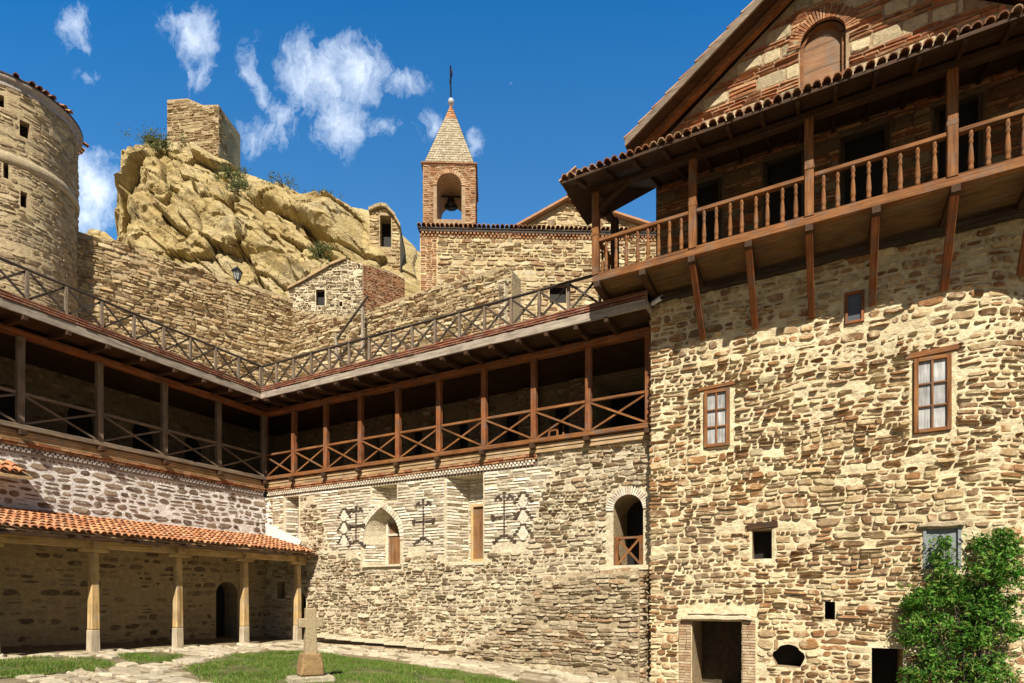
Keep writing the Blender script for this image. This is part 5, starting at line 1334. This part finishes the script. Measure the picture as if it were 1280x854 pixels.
# ================================================================== SKY, SUN, CAMERA
SUN = Vector((.43, -.93, 1.)).normalized()
w = bpy.data.worlds.new('World'); bpy.context.scene.world = w; w.use_nodes = True; t = w.node_tree; bg = t.nodes['Background']
sky = nd(t, 'ShaderNodeTexSky'); sky.sky_type = 'NISHITA'; sky.sun_disc = False
sky.sun_elevation = math.asin(SUN.z); sky.sun_rotation = math.atan2(SUN.x, SUN.y); sky.altitude = 800; sky.air_density = 1.; sky.dust_density = .3; sky.ozone_density = 3.
tcn = nd(t, 'ShaderNodeTexCoord')
def vdot(v, c):
    n = nd(t, 'ShaderNodeVectorMath', operation='DOT_PRODUCT'); t.links.new(v, n.inputs[0]); n.inputs[1].default_value = c; return n.outputs['Value']
def mth(op, a, b=None):
    n = nd(t, 'ShaderNodeMath', operation=op)
    for i, x in enumerate((a, b)):
        if x is None: continue
        if hasattr(x, 'is_linked'): t.links.new(x, n.inputs[i])
        else: n.inputs[i].default_value = x
    return n.outputs[0]
G = tcn.outputs['Generated']
# cloud field laid out over the sky dome by direction: azimuth tangent / elevation tangent towards the north-west
fw = mth('MAXIMUM', vdot(G, (W[0], W[1], 0)), .05)
ca = mth('DIVIDE', vdot(G, (R[0], R[1], 0)), fw); cb = mth('DIVIDE', vdot(G, (0, 0, 1)), fw)
cmb = nd(t, 'ShaderNodeCombineXYZ'); t.links.new(ca, cmb.inputs[0]); t.links.new(cb, cmb.inputs[1])
wn = noisen(t, cmb.outputs[0], 9, 5, .6); wv = nd(t, 'ShaderNodeVectorMath', operation='SUBTRACT'); t.links.new(wn.outputs['Color'], wv.inputs[0]); wv.inputs[1].default_value = (.5, .5, .5)
wsc = nd(t, 'ShaderNodeVectorMath', operation='SCALE'); t.links.new(wv.outputs[0], wsc.inputs[0]); wsc.inputs['Scale'].default_value = .09
wad = nd(t, 'ShaderNodeVectorMath', operation='ADD'); t.links.new(cmb.outputs[0], wad.inputs[0]); t.links.new(wsc.outputs[0], wad.inputs[1])
blobs = [(395, 95, 60, 60, 1.), (440, 90, 50, 55, 1.), (425, 150, 34, 60, .9), (385, 70, 30, 40, .8), (245, 55, 34, 50, .95), (225, 30, 34, 26, .7), (250, 95, 26, 34, .8), (322, 90, 16, 60, .65), (330, 165, 50, 34, .7), (345, 150, 30, 40, .7), (508, 104, 36, 18, .8), (540, 152, 26, 20, .6), (600, 182, 16, 20, .7), (485, 165, 40, 24, .55), (95, 36, 26, 40, .75), (112, 100, 20, 18, .5), (112, 240, 40, 54, 1.25), (105, 270, 34, 34, 1.2), (130, 196, 24, 14, .6), (637, 102, 8, 8, .5)]
acc = None
for px, py, rx, ry, amp in blobs:
    s = nd(t, 'ShaderNodeVectorMath', operation='SUBTRACT'); t.links.new(wad.outputs[0], s.inputs[0]); s.inputs[1].default_value = ((px-CX)/F, (HY-py)/F, 0)
    m_ = nd(t, 'ShaderNodeVectorMath', operation='MULTIPLY'); t.links.new(s.outputs[0], m_.inputs[0]); m_.inputs[1].default_value = (F/rx, F/ry, 0)
    l = nd(t, 'ShaderNodeVectorMath', operation='LENGTH'); t.links.new(m_.outputs[0], l.inputs[0])
    r_ = mrange(t, l.outputs['Value'], 1.25, .1, 0, amp)
    acc = r_ if acc is None else mth('MAXIMUM', acc, r_)
mpn = nd(t, 'ShaderNodeMapping'); t.links.new(wad.outputs[0], mpn.inputs[0]); mpn.inputs['Scale'].default_value = (1.45, .75, 1); mpn.inputs['Rotation'].default_value = (0, 0, .35)
cn = noisen(t, mpn.outputs[0], 15, 9, .62, .2)
dens = mth('ADD', mth('MULTIPLY', acc, .62), mth('MULTIPLY', cn.outputs[0], 1.0))
cn2 = noisen(t, mpn.outputs[0], 52, 6, .7, .6)
dens = mth('ADD', dens, mth('MULTIPLY', mth('SUBTRACT', cn2.outputs[0], .5), .5))
cf = mth('MULTIPLY', mrange(t, dens, .64, 1.40, 0, .97), mrange(t, acc, .02, .30))
ff_ = mrange(t, vdot(G, (W[0], W[1], 0)), -.35, .45)
skc = mixc(t, 1., sky.outputs[0], mixc(t, ff_, (.24, .245, .26), mixc(t, mrange(t, cb, .58, 1.12), (.66, 1.34, 1.56), (.10, 1.06, 1.62))), 'MULTIPLY')
cc_ = mixc(t, cf, skc, (8.6, 9.4, 10.4))
t.links.new(cc_, bg.inputs[0]); bg.inputs[1].default_value = .085

sd = bpy.data.lights.new('sun', 'SUN'); sd.energy = 5.; sd.angle = math.radians(.5); sd.color = (1., .925, .785)
so_ = bpy.data.objects.new('sun', sd); col.objects.link(so_); so_.rotation_euler = SUN.to_track_quat('Z', 'Y').to_euler(); so_.location = (0, -20, 40)
cd = bpy.data.cameras.new('camera'); cd.sensor_width = 36; cd.lens = F/1280*36; cd.shift_y = (HY-427)/1280; cd.clip_end = 2000; cd.clip_start = .1
co = bpy.data.objects.new('camera', cd); col.objects.link(co); co.location = C; co.rotation_euler = (math.pi/2, 0, TH)
sc = bpy.context.scene; sc.camera = co
sc.view_settings.view_transform = 'Standard'; sc.view_settings.look = 'None'; sc.view_settings.exposure = .70; sc.view_settings.gamma = 1
sc.cycles.max_bounces = 5; sc.cycles.diffuse_bounces = 3
for o in sc.objects:
    if '_w' in o: del o['_w']
